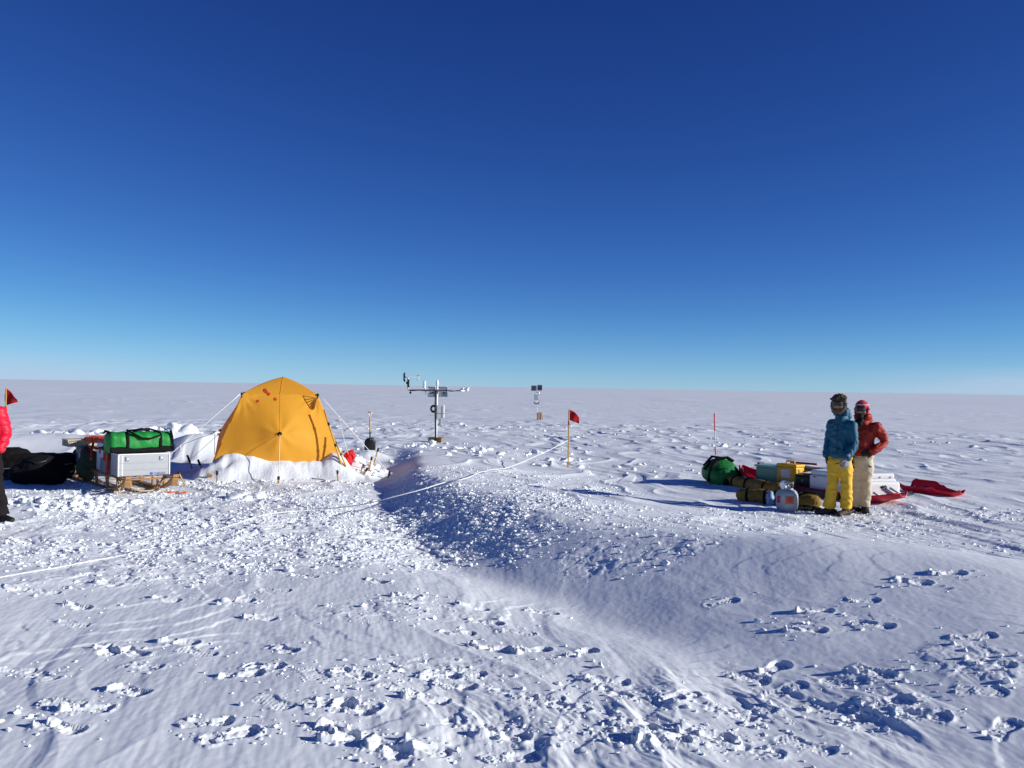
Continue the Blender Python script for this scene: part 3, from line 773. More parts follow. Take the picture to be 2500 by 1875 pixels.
# green duffel on the case
def duffel(t, L, rx, rz, m, along='y', straps=(-.28, .22), flap=True):
    def ring(u):      # u -1..1
        e = max(0, abs(u) - .86) / .14
        return 1 - .30 * e ** 2.2
    b = MB(); n = 26; seg = 24; vs = []; fs = []
    for i in range(n + 1):
        u = -1 + 2 * i / n; k = ring(u)
        for j in range(seg):
            th = 2 * math.pi * j / seg
            c, s_ = math.cos(th), math.sin(th)
            sq = (abs(c) ** 3.2 + abs(s_) ** 3.2) ** (-1 / 3.2)
            w = 1 + .035 * math.sin(u * 17 + 3 * c) * (s_ > -.2) + .03 * math.sin(th * 5 + u * 9)
            x = rx * c * sq * k * w; z = rz * s_ * sq * k * w
            if s_ > 0: z *= 1 - .10 * math.cos(u * 2.4 + .5) * c * c
            y = u * L / 2 * (1 - .04 * (c * c))
            vs.append((x, y, z + rz) if along == 'y' else (y, -x, z + rz))
    for i in range(n):
        for j in range(seg):
            j2 = (j + 1) % seg; fs.append((i * seg + j, i * seg + j2, (i + 1) * seg + j2, (i + 1) * seg + j))
    fs.append(tuple(range(seg - 1, -1, -1))); fs.append(tuple(n * seg + j for j in range(seg)))
    b.add(vs, fs, True)
    body = b.build('bag_body', m, t)
    def T(x, y, z): return (x, y, z) if along == 'y' else (y, -x, z)
    def band(mb, y, half, r=1.015, a0=-40, a1=220):
        P = []
        for k in range(21):
            th = R(a0 + (a1 - a0) * k / 20); c, s_ = math.cos(th), math.sin(th); sq = (abs(c) ** 3.2 + abs(s_) ** 3.2) ** (-1 / 3.2)
            P.append((rx * c * sq * r, rz * s_ * sq * r + rz))
        vs = []; fs = []
        for (x, z) in P:
            vs += [T(x, y - half, z), T(x, y + half, z), T(x * .95, y + half, (z - rz) * .95 + rz), T(x * .95, y - half, (z - rz) * .95 + rz)]
        for i in range(20):
            for q in range(4): fs.append((i * 4 + q, i * 4 + (q + 1) % 4, i * 4 + 4 + (q + 1) % 4, i * 4 + 4 + q))
        mb.add(vs, fs, True)
    for y in straps:
        b = MB(); band(b, y * L, .026, 1.03, -60, 240); b.build('strap', M['black'], t)
    return body, T
t = slthing('green_duffel', 'long bright green duffel bag with black straps and handles lying on the aluminium case', 'duffel bag', .20, .045, .664)
body, T = duffel(t, 1.04, .20, .170, M['green'])
b = MB()
b.tube([T(-.19, -.27, .28), T(-.235, -.12, .235), T(-.24, .02, .245), T(-.20, .16, .33), T(-.12, .22, .375)], .016, 8, flat=1.8)
b.tube([T(-.10, -.30, .34), T(-.02, -.16, .385), T(.02, .02, .37), T(-.06, .2, .36)], .016, 8, flat=1.8)
b.tube([T(-.05, .10, .355), T(-.06, -.02, .385), T(-.04, -.15, .355)], .022, 8, flat=1.6)
b.build('carry_handle', M['black'], t)
b = MB(); b.tube([T(-.17, -.46, .36), T(-.215, -.47, .26), T(-.21, -.49, .10), T(-.19, -.50, .02)], .012, 6, flat=1.8); b.build('shoulder_strap', M['black'], t)
b = MB(); b.tube([T(-.16, .49, .34), T(-.02, .53, .36), T(.14, .5, .33)], .02, 8); b.build('grab_handle', M['black'], t)
b = MB()
b.grid(lambda u, v: T(-.20 - .006 + .012 * v * v, -.5 + u * 1.0, .01 + v * (.085 + .015 * math.sin(u * 9))), 30, 3, thick=-.008)
b.build('bottom_panel', M['black'], t)

# load behind the case
t = slthing('black_chest', 'tall black chest strapped behind the aluminium case on the sledge', 'chest', .85, -.02, .286)
b = MB(); b.box((0, 0, .21), (.62, .58, .42), .02); b.build('chest_body', M['blackplastic'], t)
b = MB(); b.box((0, 0, .435), (.64, .60, .035), .012); b.build('chest_lid', M['black'], t)
for x, lb in ((.70, 'small cloudy plastic crate wedged beside the black chest, nearer the aluminium case'), (.97, 'small cloudy plastic crate wedged beside the black chest, nearer the white panel')):
    t = slthing('plastic_crate', lb, 'crate', x, .355, .286, 0, 'cloudy plastic crates on the sledge')
    b = MB(); b.box((0, 0, .11), (.24, .10, .22), .012); b.build('crate_body', M['clear'], t)
    b = MB(); b.box((0, 0, .228), (.255, .115, .016), .005); b.build('crate_lid', M['clear'], t)
t = slthing('insulation_board', 'white plastic board with a dark printed mark standing upright on the sledge', 'panel', 1.42, .30, .286)
b = MB(); b.box((0, 0, .235), (.36, .05, .47), .01); b.build('panel_board', M['whitepl'], t)
b = MB(); b.ball((-.02, .027, .34), (.07, .006, .055), 12, 6); b.ball((-.02, .030, .31), (.03, .006, .03), 10, 6); b.build('printed_mark', M['greypl'], t)
t = slthing('dark_red_bag', 'dark red cloth bag with a white mark tied to the sledge side', 'bag', 2.25, .33, .30)
b = MB(); b.ball((0, 0, .16), (.22, .10, .17), 16, 10); b.ball((-.13, .02, .10), (.12, .09, .12), 12, 8)
remesh(b, 'bag_body', M['maroon'], t, .012, 4, lambda P, N: .012 * vnoise3(P * 14, 3))
b = MB(); b.box((.02, .098, .17), (.05, .012, .085), .004, Matrix.Rotation(R(20), 4, 'Y')); b.box((.06, .099, .19), (.02, .012, .10), .004, Matrix.Rotation(R(8), 4, 'Y')); b.build('white_mark', M['whitepl'], t)
t = slthing('olive_sack', 'drooping olive green sack hanging over the middle of the sledge side', 'sack', 1.80, .40, .10)
b = MB(); b.tube([(0, 0, .02), (0, .01, .12), (.0, 0, .28), (.02, -.04, .46)], [(.06, .10), (.09, .19), (.085, .20), (.05, .14)], 16, dome=True)
remesh(b, 'sack_body', M['olive'], t, .012, 4, lambda P, N: .014 * vnoise3(P * 12, 4))
b = MB(); b.tube([(-.10, .0, .44), (0, -.03, .48), (.12, -.02, .45)], .01, 6); b.build('drawcord', M['cord'], t)
t = slthing('grey_tub', 'grey plastic tub near the far end of the sledge', 'tub', 2.72, .12, .286)
b = MB(); b.box((0, 0, .15), (.38, .46, .30), .02); b.build('tub_body', M['greypl'], t)
b = MB(); b.box((0, 0, .31), (.40, .48, .025), .008); b.build('tub_lid', M['greypl'], t)
t = slthing('cream_crate', 'cream slatted plastic crate topping the far end of the sledge', 'crate', 3.15, .20, .60, 0)
b = MB(); b.box((0, 0, .055), (.42, .56, .12), .01)
for k in range(15):
    b.box((-.213, -.255 + k * .036, .055), (.012, .014, .10), .002)
for k in range(10): b.box((-.17 + k * .037, .283, .055), (.014, .012, .10), .002)
b.build('crate_body', M['cream'], t)
b = MB(); b.box((0, 0, .122), (.44, .58, .014), .004); b.build('crate_rim', M['cream'], t)
t = slthing('black_duffel', 'soft black bag under the cream crate at the far end of the sledge', 'bag', 3.0, .12, .286)
b = MB(); b.tube([(-.32, 0, .16), (-.1, 0, .17), (.14, 0, .155), (.34, 0, .13)], [(.14, .20), (.155, .24), (.15, .23), (.11, .17)], 18, dome=True)
remesh(b, 'bag_body', M['black'], t, .015, 4, lambda P, N: .012 * vnoise3(P * 10, 5))
b = MB(); b.tube([(-.05, .24, .16), (-.02, .16, .30), (0, 0, .325)], .014, 6, flat=2); b.build('strap', M['cord'], t)
t = slthing('orange_tarp', 'crumpled orange red tarpaulin roll lashed along the top of the sledge load', 'tarpaulin', 1.85, .05, .70)
b = MB(); b.tube([(-1.05, .0, .08), (-.5, .03, .07), (.1, -.02, .06), (.7, .02, .045), (1.12, .0, .04)], [(.08, .20), (.075, .22), (.06, .22), (.05, .19), (.04, .15)], 18, dome=True)
remesh(b, 'tarp_roll', M['orange'], t, .014, 3, lambda P, N: .016 * vnoise3(P * 9, 6) + .008 * vnoise3(P * 25, 7))
b = MB()
for x in (-.7, -.25, .3, .8): b.tube([(x, .22, .03), (x + .02, .17, .11), (x + .05, 0, .145 - .04 * (x + 1) / 2), (x + .06, -.17, .10), (x + .05, -.22, .03)], .008, 6)
b.build('lashing', M['redstrap'], t)
t = slthing('red_cover', 'dull red cloth cover draped over the load beneath the orange tarpaulin', 'cover', 1.15, .03, .60)
b = MB(); b.tube([(-.62, 0, .07), (-.2, .02, .075), (.3, 0, .06), (.75, 0, .03)], [(.085, .30), (.09, .33), (.08, .32), (.05, .27)], 18, dome=True)
remesh(b, 'cover_cloth', M['maroon'], t, .014, 3, lambda P, N: .016 * vnoise3(P * 9, 8))
t = slthing('load_strap', 'loose dark red webbing straps hanging down the sledge side next to the aluminium case', 'strap', .52, .41, .30)
b = MB(); b.tube([(0, 0, .42), (.0, .02, .25), (-.02, .03, .12), (.01, .03, -.02)], .009, 6, flat=3); b.tube([(.09, 0, .40), (.13, .02, .3), (.16, .02, .2)], .018, 6, flat=2.4); b.build('webbing', M['redstrap'], t)
b = MB(); b.tube([(.05, .02, .36), (.02, .03, .22), (.0, .03, .16)], .008, 6, flat=2.5); b.build('pale_tail', M['hemp'], t)
t = slthing('red_strap', 'narrow red strap running down the dark load in the middle of the sledge', 'strap', 1.72, .35, .30)
b = MB(); b.tube([(0, 0, .44), (.0, .03, .3), (.02, .03, .16)], .008, 6, flat=3); b.build('webbing', M['redstrap'], t)
b = MB(); b.box((.02, .035, .15), (.03, .012, .04), .004); b.build('buckle', M['steel'], t)
t = thing('blue_can', 'bright blue plastic can behind the far end of the sledge runners', 'can', sl(2.75, -.55, 0) + Vector((0, 0, .0)), SL_ROT)
b = MB(); b.box((0, 0, .15), (.24, .17, .29), .03, seg=3, smooth=True); b.build('can_body', M['bluebag'], t)
b = MB(); b.tube([(-.08, 0, .29), (-.07, 0, .335), (.05, 0, .335), (.06, 0, .29)], .014, 8); b.build('handle', M['bluebag'], t)
b = MB(); b.lathe([(.02, 0), (.022, .03), (.018, .035)], 12, (.09, 0, .292)); b.build('cap', M['blackplastic'], t)

# ------------------------------------------------------------------ black heap left of the sledge
p = at(40, 1180, 16.6)
t = thing('tarp_covered_cargo', 'low long heap of cargo under a black tarp, left of the sledge', 'covered cargo', (p.x, p.y, gz(p.x, p.y)), R(8))
b = MB()
b.box((.1, 0, .22), (2.05, .62, .46), .06, smooth=True); b.ball((-.1, 0, .44), (.34, .3, .12)); b.box((-.85, .0, .15), (.8, .6, .3), .05)
remesh(b, 'tarp', M['tarp'], t, .022, 6, lambda P, N: .02 * vnoise3(P * 5, 9) + .008 * vnoise3(P * 16, 10))
b = MB(); b.tube([(-1.0, -.34, .22), (-.5, -.37, .16), (.0, -.36, .2), (.7, -.36, .24), (1.1, -.33, .3)], .01, 6); b.build('lashing_rope', M['cord'], t)
p = at(97, 1190, 15.5)
t = thing('black_kit_bag', 'big slumped black kit bag between the tarp heap and the sledge', 'kit bag', (p.x, p.y, gz(p.x, p.y) - .01), R(28))
b = MB()
b.ball((0, 0, .27), (.36, .27, .27), 18, 12); b.ball((.22, -.02, .20), (.24, .24, .21)); b.ball((-.25, .04, .20), (.25, .22, .2)); b.ball((.0, .05, .40), (.22, .2, .12))
remesh(b, 'bag_body', M['black'], t, .018, 5, lambda P, N: .018 * vnoise3(P * 6, 11) + .006 * vnoise3(P * 20, 12))
b = MB(); b.tube([(-.16, -.20, .46), (-.06, -.24, .40), (.08, -.22, .44), (.14, -.12, .5)], .016, 8); b.build('handle', M['blackplastic'], t)
p = at(38, 1165, 15.9)
t = thing('coiled_cable', 'black coiled cable and hose lying left of the kit bag', 'cable', (p.x, p.y, gz(p.x, p.y) + .02), 0)
b = MB()
for k in range(5):
    P = []
    for i in range(33):
        a = 2 * math.pi * i / 32; P.append(((.24 + .02 * k) * math.cos(a) + .03 * math.sin(k), (.16 + .012 * k) * math.sin(a), .02 + .022 * k + .012 * math.sin(2 * a + k)))
    b.tube(P, .014, 6)
b.tube([(.25, 0, .03), (.4, -.06, .02), (.5, .04, .02)], .012, 6); b.build('coil', M['blackplastic'], t)
b = MB(); b.box((.16, -.16, .17), (.06, .03, .045), .01); b.build('plug', M['whitepl'], t)

# orange cord on the snow by the sledge
P = []
q = G(428, 1204)
rr = random.Random(5)
for i in range(40):
    a = i * .62; P.append((q.x - .15 + i * .0085 + .05 * math.cos(a), q.y + .09 * math.sin(a * 1.3), 0))
P = [(x, y, float(surf(x, y)) + .012) for x, y, _ in P]
b = MB(); b.tube(P, .006, 5)
tag(b.build('tangled_line', M['orange']), 'tangle of thin orange cord on the snow right of the sledge', 'cord')
# ------------------------------------------------------------------ tent
TE = Vector((.966, .259, 0)).normalized()           # along the front wall
TN = Vector((-TE.y, TE.x, 0))                       # inwards
TO = Vector((-4.50, 17.25, 0)); TO.z = .02
T_ROT = math.atan2(TE.y, TE.x)
tent = thing('dome_tent', 'large orange pop-up dome tent with red repair patches, snow banked along its front', 'tent', TO, T_ROT)
HB, HS, SH, AH, DEP = 1.37, .735, 1.62, 1.98, 2.5   # half base, half shoulder, shoulder and apex height, depth
CY = DEP / 2
def corner(i, h):
    s_ = [(-1, -1), (1, -1), (1, 1), (-1, 1)][i % 4]
    f = h
    half = HB + (HS - HB) * f
    hy = CY + (HS - CY) * f
    z = SH * f
    return Vector((s_[0] * half, CY + s_[1] * hy, z))
APEX = Vector((.06, CY, AH))
def wall(i):
    def fn(u, v):
        a, b_ = corner(i, v), corner(i + 1, v)
        p = a.lerp(b_, u)
        n = Vector((0, -1, 0)) if i == 0 else Vector((1, 0, 0)) if i == 1 else Vector((0, 1, 0)) if i == 2 else Vector((-1, 0, 0))
        su, sv = math.sin(math.pi * u), math.sin(math.pi * v)
        hub = max(0, 1 - math.hypot((u - .5) * 2, (v - .53) * 2) / 1.05)
        outw = .26 * (hub ** 1.25) + .04 * su * sv
        if i == 1: outw *= .05
        if i == 3: outw = .13 * max(0, 1 - math.hypot((u - .5) * 2, (v - .53) * 2) / .75) + .01 * su * sv
        edge = -.010 * (1 - su) * sv                     # edges drawn in between the hubs
        wr = .006 * math.sin(u * 23 + v * 9) * sv * su + .012 * math.exp(-((u - .06) / .10) ** 2) * math.sin((v * 40) + u * 40) * sstep(.5, .95, v) * su
        dh = math.hypot((u - .5) * 2, (v - .53) * 1.6); th_ = math.atan2(v - .53, u - .5)
        wr += .013 * math.sin(th_ * 7 + 1) * math.exp(-dh * 2.4) * min(1, dh * 5) * su * sv
        for (cu, cv) in ((.02, .98), (.98, .98), (.0, .1), (1.0, .1)):
            dc = math.hypot(u - cu, v - cv); ta = math.atan2(v - cv, u - cu)
            wr += .010 * math.sin(ta * 15 + cu * 3) * math.exp(-((dc - .14) / .11) ** 2) * su ** .4
        c = Vector((0, CY, p.z)) - p; c.z = 0
        return p + n * (outw + wr) + c.normalized() * -edge
    return fn
def roof(i):
    def fn(u, v):
        a, b_ = corner(i, 1.0), corner(i + 1, 1.0)
        e = a.lerp(b_, u)
        n = (e - Vector((0, CY, e.z))).normalized()
        e = e + n * .05 * math.sin(math.pi * u) * 0
        p = e.lerp(APEX, v)
        p.z += .030 * math.sin(math.pi * v) + .012 * math.sin(math.pi * u) * (1 - v) * v * 4
        return p
    return fn
b = MB()
for i in range(4):
    b.grid(wall(i), 64, 52)
    b.grid(roof(i), 64, 20)
w_ = b.build('tent_wall', M['tent'], tent)
bm = bmesh.new(); bm.from_mesh(w_.data); bmesh.ops.remove_doubles(bm, verts=bm.verts, dist=.002); bmesh.ops.recalc_face_normals(bm, faces=bm.faces); bm.to_mesh(w_.data); bm.free()
for i in range(4):
    f_ = wall(i); c = f_(.5, .53)
    n = [Vector((0, -1, 0)), Vector((1, 0, 0)), Vector((0, 1, 0)), Vector((-1, 0, 0))][i]
    b = MB(); b.ball(c + n * .0, (.028, .028, .03) if i % 2 else (.042, .022, .038), 12, 8); b.build('hub_boot', M['black'], tent)
    c = corner(i, 1.0)
    b = MB(); b.ball(c, .028, 10, 8); b.tube([c + Vector((0, 0, -.02)), c + Vector((0, -.04, -.07))], .010, 6); b.build('corner_hub', M['blackplastic'], tent)
# seam and hub-reinforcement stitched on the wall
b = MB(); f_ = wall(0)
b.tube([f_(.5, v / 20) + Vector((0, -.004, 0)) for v in range(1, 21)] + [roof(0)(.5, v / 8) + Vector((0, -.003, .004)) for v in range(1, 9)], .0028, 5)
b.build('seam', mat('seam_tape', (.85, .36, .03), .7), tent)
b = MB()
V0 = [f_(.965, .965), f_(.84, .965), f_(.86, .86), f_(.93, .83)]
n0 = Vector((0, -.006, .001))
for k in range(9):
    a = k / 8; e = f_(.985 - .0 * a, .965).lerp(f_(.985, .97), a); 
    q = f_(.80 + .10 * a, .985 - .17 * math.sin(a * 2.1))
    b.tube([f_(.97, .955) + n0, q + n0], .006, 4)
b.tube([f_(.80 + .10 * k / 10, .985 - .17 * math.sin(k / 10 * 2.1)) + n0 for k in range(11)], .006, 4)
b.build('corner_stitching', mat('dark_thread', (.20, .09, .015), .8), tent)
def patch(u0, v0, u1, v1, w0, name='red_patch', fn=None):
    fn = fn or wall(0)
    def g(a, c):
        t_ = a; ww = w0 * math.sin(math.pi * min(max(.06 + .88 * a, 0), 1)) ** .6
        u = u0 + (u1 - u0) * t_; v = v0 + (v1 - v0) * t_
        dx, dy = (u1 - u0), (v1 - v0); l = math.hypot(dx, dy)
        return fn(u - dy / l * ww * (c - .5), v + dx / l * ww * (c - .5)) + Vector((0, -.006, .003))
    b = MB(); b.grid(g, 14, 6, thick=.003); b.build(name, M['patch'], tent)
rf = roof(0)
def both(u, v):      # continues from the wall over the shoulder
    return wall(0)(u, v) if v <= 1 else rf(u, (v - 1) * 1.6)
patch(.215, 1.145, .325, 1.02, .05, fn=both)
patch(.325, 1.035, .365, .985, .045, fn=both)
patch(.425, .955, .455, .925, .035, fn=both)
patch(.215, .925, .245, .905, .03, fn=both)
# guy lines
def loc(p): return Matrix.Rotation(-T_ROT, 4, 'Z') @ (Vector(p) - TO)
def guy(a, bpt, r=.006, m='rope', knot=None, sag=.0):
    b = MB(); a = Vector(a); c = loc(bpt)
    P = [a.lerp(c, k / 10) - Vector((0, 0, sag * math.sin(math.pi * k / 10))) for k in range(11)]
    b.tube(P, r, 5)
    if knot:
        k = a.lerp(c, knot); b.ball(k, .016, 8, 6)
        b.tube([k, k + Vector((.01, 0, -.06)), k + Vector((.03, 0, -.12))], .004, 4); b.tube([k, k + Vector((.03, 0, -.04)), k + Vector((.04, 0, -.10))], .004, 4)
    return b.build('guy_line', M[m], tent)
hubF = wall(0)(.5, .53); hubL = wall(3)(.5, .53)
cFL, cFR = corner(0, 1.0), corner(1, 1.0)
ST = {}
def stake_base(px, py, z=None):
    p = G(px, py); return p
q = at(345, 1160, 16.6); q.z = .02
guy(cFL + Vector((-.03, -.03, 0)), q, .0080, knot=.62)
qs = G(680, 1179); qs = at(680, 1178, 16.4)
guy(hubF + Vector((0, -.03, -.01)), qs + Vector((0, 0, .10)), .0055, knot=.86)
cR = at(951, 1156, 18.2)
guy(cFR + Vector((.03, -.03, 0)), cR, .0075, knot=.27)
b = MB(); k = (cFR + Vector((.03, -.03, 0))).lerp(loc(cR), .27); e = loc(at(850, 1108, 18.0)); b.tube([k, k.lerp(e, .5) - Vector((0, 0, .03)), e], .005, 5); b.build('guy_tail', M['rope'], tent)
q = G(430, 1125); guy(hubL, at(418, 1095, 19.6), .005, 'cord'); guy(hubL + Vector((0, 0, -.05)), at(455, 1130, 18.4), .004, 'cord')
q = at(524, 1110, 18.0); b = MB(); b.tube([loc(at(524.5, 1058, 18.0)), loc(q)], .006, 5); b.build('hanging_cord', M['cord'], tent)

# snow banked against the tent's front wall: its own fine sheet
def bank():
    nu, nv = 260, 70
    top = [(-1.62, .02), (-1.45, .20), (-1.30, .30), (-1.05, .46), (-.80, .50), (-.55, .47), (-.2, .40), (.2, .36), (.55, .34), (.80, .36), (1.0, .50), (1.15, .50), (1.28, .40), (1.42, .18), (1.62, .05)]
    tx = [a for a, _ in top]; tz = [b_ for _, b_ in top]
    U, Vv = np.meshgrid(np.linspace(-1.72, 1.72, nu + 1), np.linspace(0, 1, nv + 1), indexing='ij')
    ht = np.interp(U, tx, tz); k = 1
    ht = ht + .014 * perlin(U * 2.1, U * 0 + 2, 3) + .010 * perlin(U * 9, Vv * 3, 4)
    x0 = -.02
    # profile: from inside the wall over the crest and down to the ground in front
    out = np.interp(Vv, [0, .18, .30, .55, .85, 1], [-.30, -.06, .06, .26, .52, .74]) * (1 + .12 * perlin(U * 2.2, Vv * 2, 5))
    z = ht * np.interp(Vv, [0, .18, .27, .36, .55, .75, .9, 1], [.55, .97, 1.0, .95, .70, .34, .08, -.12])
    lump = .05 * perlin(U * 2.4 + 1, Vv * 2.6, 6) + .022 * perlin(U * 6, Vv * 6, 7) * sstep(-.2, .5, perlin(U * 1.6, Vv, 10)) + .010 * np.abs(perlin(U * 17, Vv * 15, 8)) * sstep(.3, .9, Vv) + .003 * perlin(U * 40, Vv * 36, 9)
    gul = -.09 * np.exp(-((U + .95) / .11) ** 2 - ((Vv - .5) / .16) ** 2) - .05 * np.exp(-((U + .55) / .14) ** 2 - ((Vv - .66) / .12) ** 2) - .04 * np.exp(-((U - .45) / .16) ** 2 - ((Vv - .6) / .1) ** 2)
    z = z + (lump + gul) * sstep(.05, .3, Vv) * sstep(1.0, .8, Vv) * np.clip(ht / .3, 0, 1)
    lean = np.interp(np.clip(z, 0, 1), [0, .5], [0, .16])
    A = TO.x + TE.x * U + TN.x * (-out + lean); B = TO.y + TE.y * U + TN.y * (-out + lean)
    zz = z + .0
    V = np.stack([A, B, zz], -1).reshape(-1, 3)
    i = np.arange(nu)[:, None] * (nv + 1); j = np.arange(nv)[None]
    F = np.stack([i + j, i + j + 1, i + nv + 2 + j, i + nv + 1 + j], -1).reshape(-1, 4)[:, ::-1]
    o = mesh_np('snow_bank', V, F, SNOW); tag(o, kind='structure')
bank()

# ------------------------------------------------------------------ bamboo stakes
def stake(p0, p1, label, r=.011, tip=.07):
    p0, p1 = Vector(p0), Vector(p1)
    t = thing('bamboo_stake', label, 'stake', p0, 0, 'bamboo stakes around the tent')
    d = (p1 - p0); n = d.normalized()
    b = MB(); b.tube([-n * .08, d * .35, d * .36, d * .7, d - n * tip * .9], [r, r, r * 1.12, r, r], 8); b.build('cane', M['bamboo'], t)
    b = MB(); b.tube([d - n * tip, d], r * 1.5, 8); b.build('tape_tip', M['tape'], t)
    return t
def stk(bx, by, tx_, ty, Y, label, dY=0, **k):
    stake(at(bx, by, Y), at(tx_, ty, Y + dY), label, **k)
stk(680, 1180, 680, 1163, 16.35, 'short upright black-tipped stake holding the middle guy line in front of the tent', r=.017, tip=.06)
stk(825, 1169, 823.5, 1148, 16.85, 'short black-tipped stake in front of the tent bank, at its right end', r=.014)
stk(946.5, 1170, 952.5, 1150, 18.1, 'leaning black-tipped stake standing at the edge of the shaded hollow right of the tent', r=.016, tip=.10)
stk(913, 1131, 924, 1094, 18.5, 'tallest leaning stake in the dug snow right of the tent', r=.014)
stk(901, 1149, 908, 1115, 18.1, 'long stake just left of the tallest one right of the tent', r=.014)
stk(884.5, 1142, 888, 1133, 18.0, 'stub of a stake nearest the red bag beside the tent', r=.013, tip=.05)
stk(892, 1151, 898, 1142, 17.8, 'thick stub of a stake at the foot of the long stakes right of the tent', r=.016, tip=.08)
stk(530, 1164, 530, 1150, 16.05, 'short stake at the front left corner of the tent', r=.015, tip=.07)
stk(447, 1176, 435, 1152, 15.6, 'bare leaning stake between the sledge and the tent', r=.015, tip=.04)
stk(466, 1135, 457, 1111, 18.3, 'dark leaning rod in the tent shadow, nearer the sledge', r=.016, tip=.17)
stk(490, 1138, 483, 1122, 18.2, 'dark leaning rod in the tent shadow, nearer the tent', r=.016, tip=.13)
# corner flap pegged at the front left of the tent
p = at(512, 1158, 16.5)
t = thing('peg_block', 'small brown wooden peg block at the left corner of the tent', 'peg', p, .2)
b = MB(); b.box((0, 0, -.02), (.10, .04, .05), .008, Matrix.Rotation(R(15), 4, 'Y')); b.build('block', M['wood'], t)
b = MB(); b.tube([(-.03, 0, -.03), (-.04, -.01, -.09)], .014, 8); b.build('peg', M['wood'], t)
# yellow poles leaning along the right edge of the tent
for (ax_, ay, bx, by, Y, lb) in ((791, 1000, 836, 1141, 17.35, 'yellow varnished pole leaning against the right edge of the tent, the upper one'), (812, 1062, 845, 1139, 17.35, 'yellow varnished pole at the foot of the right tent edge, the lower one')):
    p0, p1 = at(bx, by, Y), at(ax_, ay, Y + .30)
    t = thing('yellow_pole', lb, 'pole', p0, 0, 'yellow poles leaning on the tent')
    d = p1 - p0
    b = MB(); b.tube([Vector((0, 0, 0)), d * .5, d], [.017, .016, .015], 8); b.build('shaft', M['yellowpole'], t)
    for f in (.35, .72):
        b = MB(); b.tube([d * f, d * (f + .05)], .022, 8); b.build('tape_band', M['tape'], t)
# red bag beside the tent
p = at(850, 1139, 18.25)
t = thing('red_stuff_sack', 'bright red stuff sack slumped against the right side of the tent', 'stuff sack', p, .3)
b = MB(); b.tube([(-.02, 0, .04), (.0, 0, .14), (.02, 0, .24), (.06, 0, .29)], [(.09, .09), (.11, .10), (.10, .09), (.06, .06)], 14, dome=True); b.ball((.08, -.02, .22), (.07, .07, .08))
remesh(b, 'sack_body', M['red'], t, .01, 3, lambda P, N: .012 * vnoise3(P * 18, 13))
b = MB(); b.tube([(.06, 0, .31), (.09, -.01, .35), (.12, 0, .31)], .008, 6); b.build('drawcord', M['cord'], t)

# ------------------------------------------------------------------ shovel
p = at(903, 1099, 24.0)
t = thing('snow_shovel', 'snow shovel with wooden shaft and black blade standing upright behind the tent', 'shovel', p, R(6))
def blade(u, v):
    x = (u - .5) * .30; z = v * .33
    e = max(0, v - .62) / .38
    x *= 1 - .55 * e ** 2.2
    return (x, -.05 * (1 - (2 * u - 1) ** 2) * (.5 + .5 * v) + .02, z)
b = MB(); b.grid(blade, 14, 12, thick=.006); b.tube([(0, -.02, .22), (0, -.02, .34)], .022, 8); b.build('blade', M['blackplastic'], t)
b = MB(); b.tube([(0, -.02, .32), (-.004, -.02, .50)], .019, 8); b.build('socket', M['blackplastic'], t)
b = MB(); b.tube([(-.004, -.02, .48), (-.008, -.02, .70), (-.012, -.02, .89)], .016, 8); b.build('shaft', M['bamboo'], t)
b = MB(); b.tube([(-.012, -.02, .88), (-.045, -.02, .98), (-.062, -.02, 1.02)], .012, 6); b.tube([(-.012, -.02, .88), (.025, -.02, .98), (.04, -.02, 1.02)], .012, 6); h_ = b.build('yoke', M['mast'], t)
b = MB(); b.tube([(-.07, -.02, 1.025), (.048, -.02, 1.025)], .015, 8); b.build('grip', M['bamboo'], t)
# ------------------------------------------------------------------ weather station
Y = 27.5
p = G(1066, 1082); Y = p.y
t = thing('weather_station', 'white mast weather station with crossarm, wind vane and two solar panels beyond the tent', 'weather station', (p.x, p.y, p.z), 0)
k = Y / FPX
def ws(px, py, dy=0.0):
    q = at(px, py, Y + dy); return q - Vector(p)
b = MB(); b.tube([ws(1064.5, 1090), ws(1066, 1010), ws(1067.5, 940)], .032, 10); mast_ = b.build('mast', M['mast'], t)
b = MB(); b.lathe([(.034, 0), (.045, .02), (.045, .13), (.025, .16), (.022, .21)], 12, ws(1067.5, 942)); b.build('antenna', M['mast'], t)
b = MB(); b.tube([ws(997, 952.5, -.05), ws(1067, 952.3, -.05), ws(1134, 954.5, -.05)], .022, 8); b.build('crossarm', M['steel'], t)
b = MB()
P = [ws(1000 + i * 6.5, 953.2 + .9 * math.sin(i * 1.3) + (i * .08), -.075) for i in range(21)]
b.tube(P, .012, 6); b.tube([ws(1064, 955, -.05), ws(1062.5, 990, -.04), ws(1063, 1030, -.03), ws(1063.5, 1082, -.03)], .026, 6)
b.build('cable', M['blackplastic'], t)
# wind vane
b = MB(); b.tube([ws(996, 953), ws(997, 921)], .03, 10); post = b.build('vane_post', M['mast'], t)
b = MB(); b.tube([ws(996.6, 946), ws(997, 926)], .036, 10); b.box(ws(995.4, 935), (.10, .06, .09), .01); b.build('black_sleeve', M['blackplastic'], post)
b = MB(); b.tube([ws(990, 921.2), ws(1000, 921.5), ws(1020, 922)], [.028, .03, .012], 10, dome=True); v_ = b.build('wind_vane', M['mast'], t)
b = MB(); q = ws(986, 921)
b.ball(q + Vector((.03, 0, 0)), (.05, .03, .03), 10, 8)
for a in range(4):
    th = R(12 + 90 * a); c = Vector((0, math.cos(th), math.sin(th)))
    b.tube([q + c * .02, q + c * .09 + Vector((.012, 0, 0)), q + c * .155 + Vector((.03, 0, 0))], [.02, .032, .022], 8, flat=.35)
b.build('propeller', M['blackplastic'], v_)
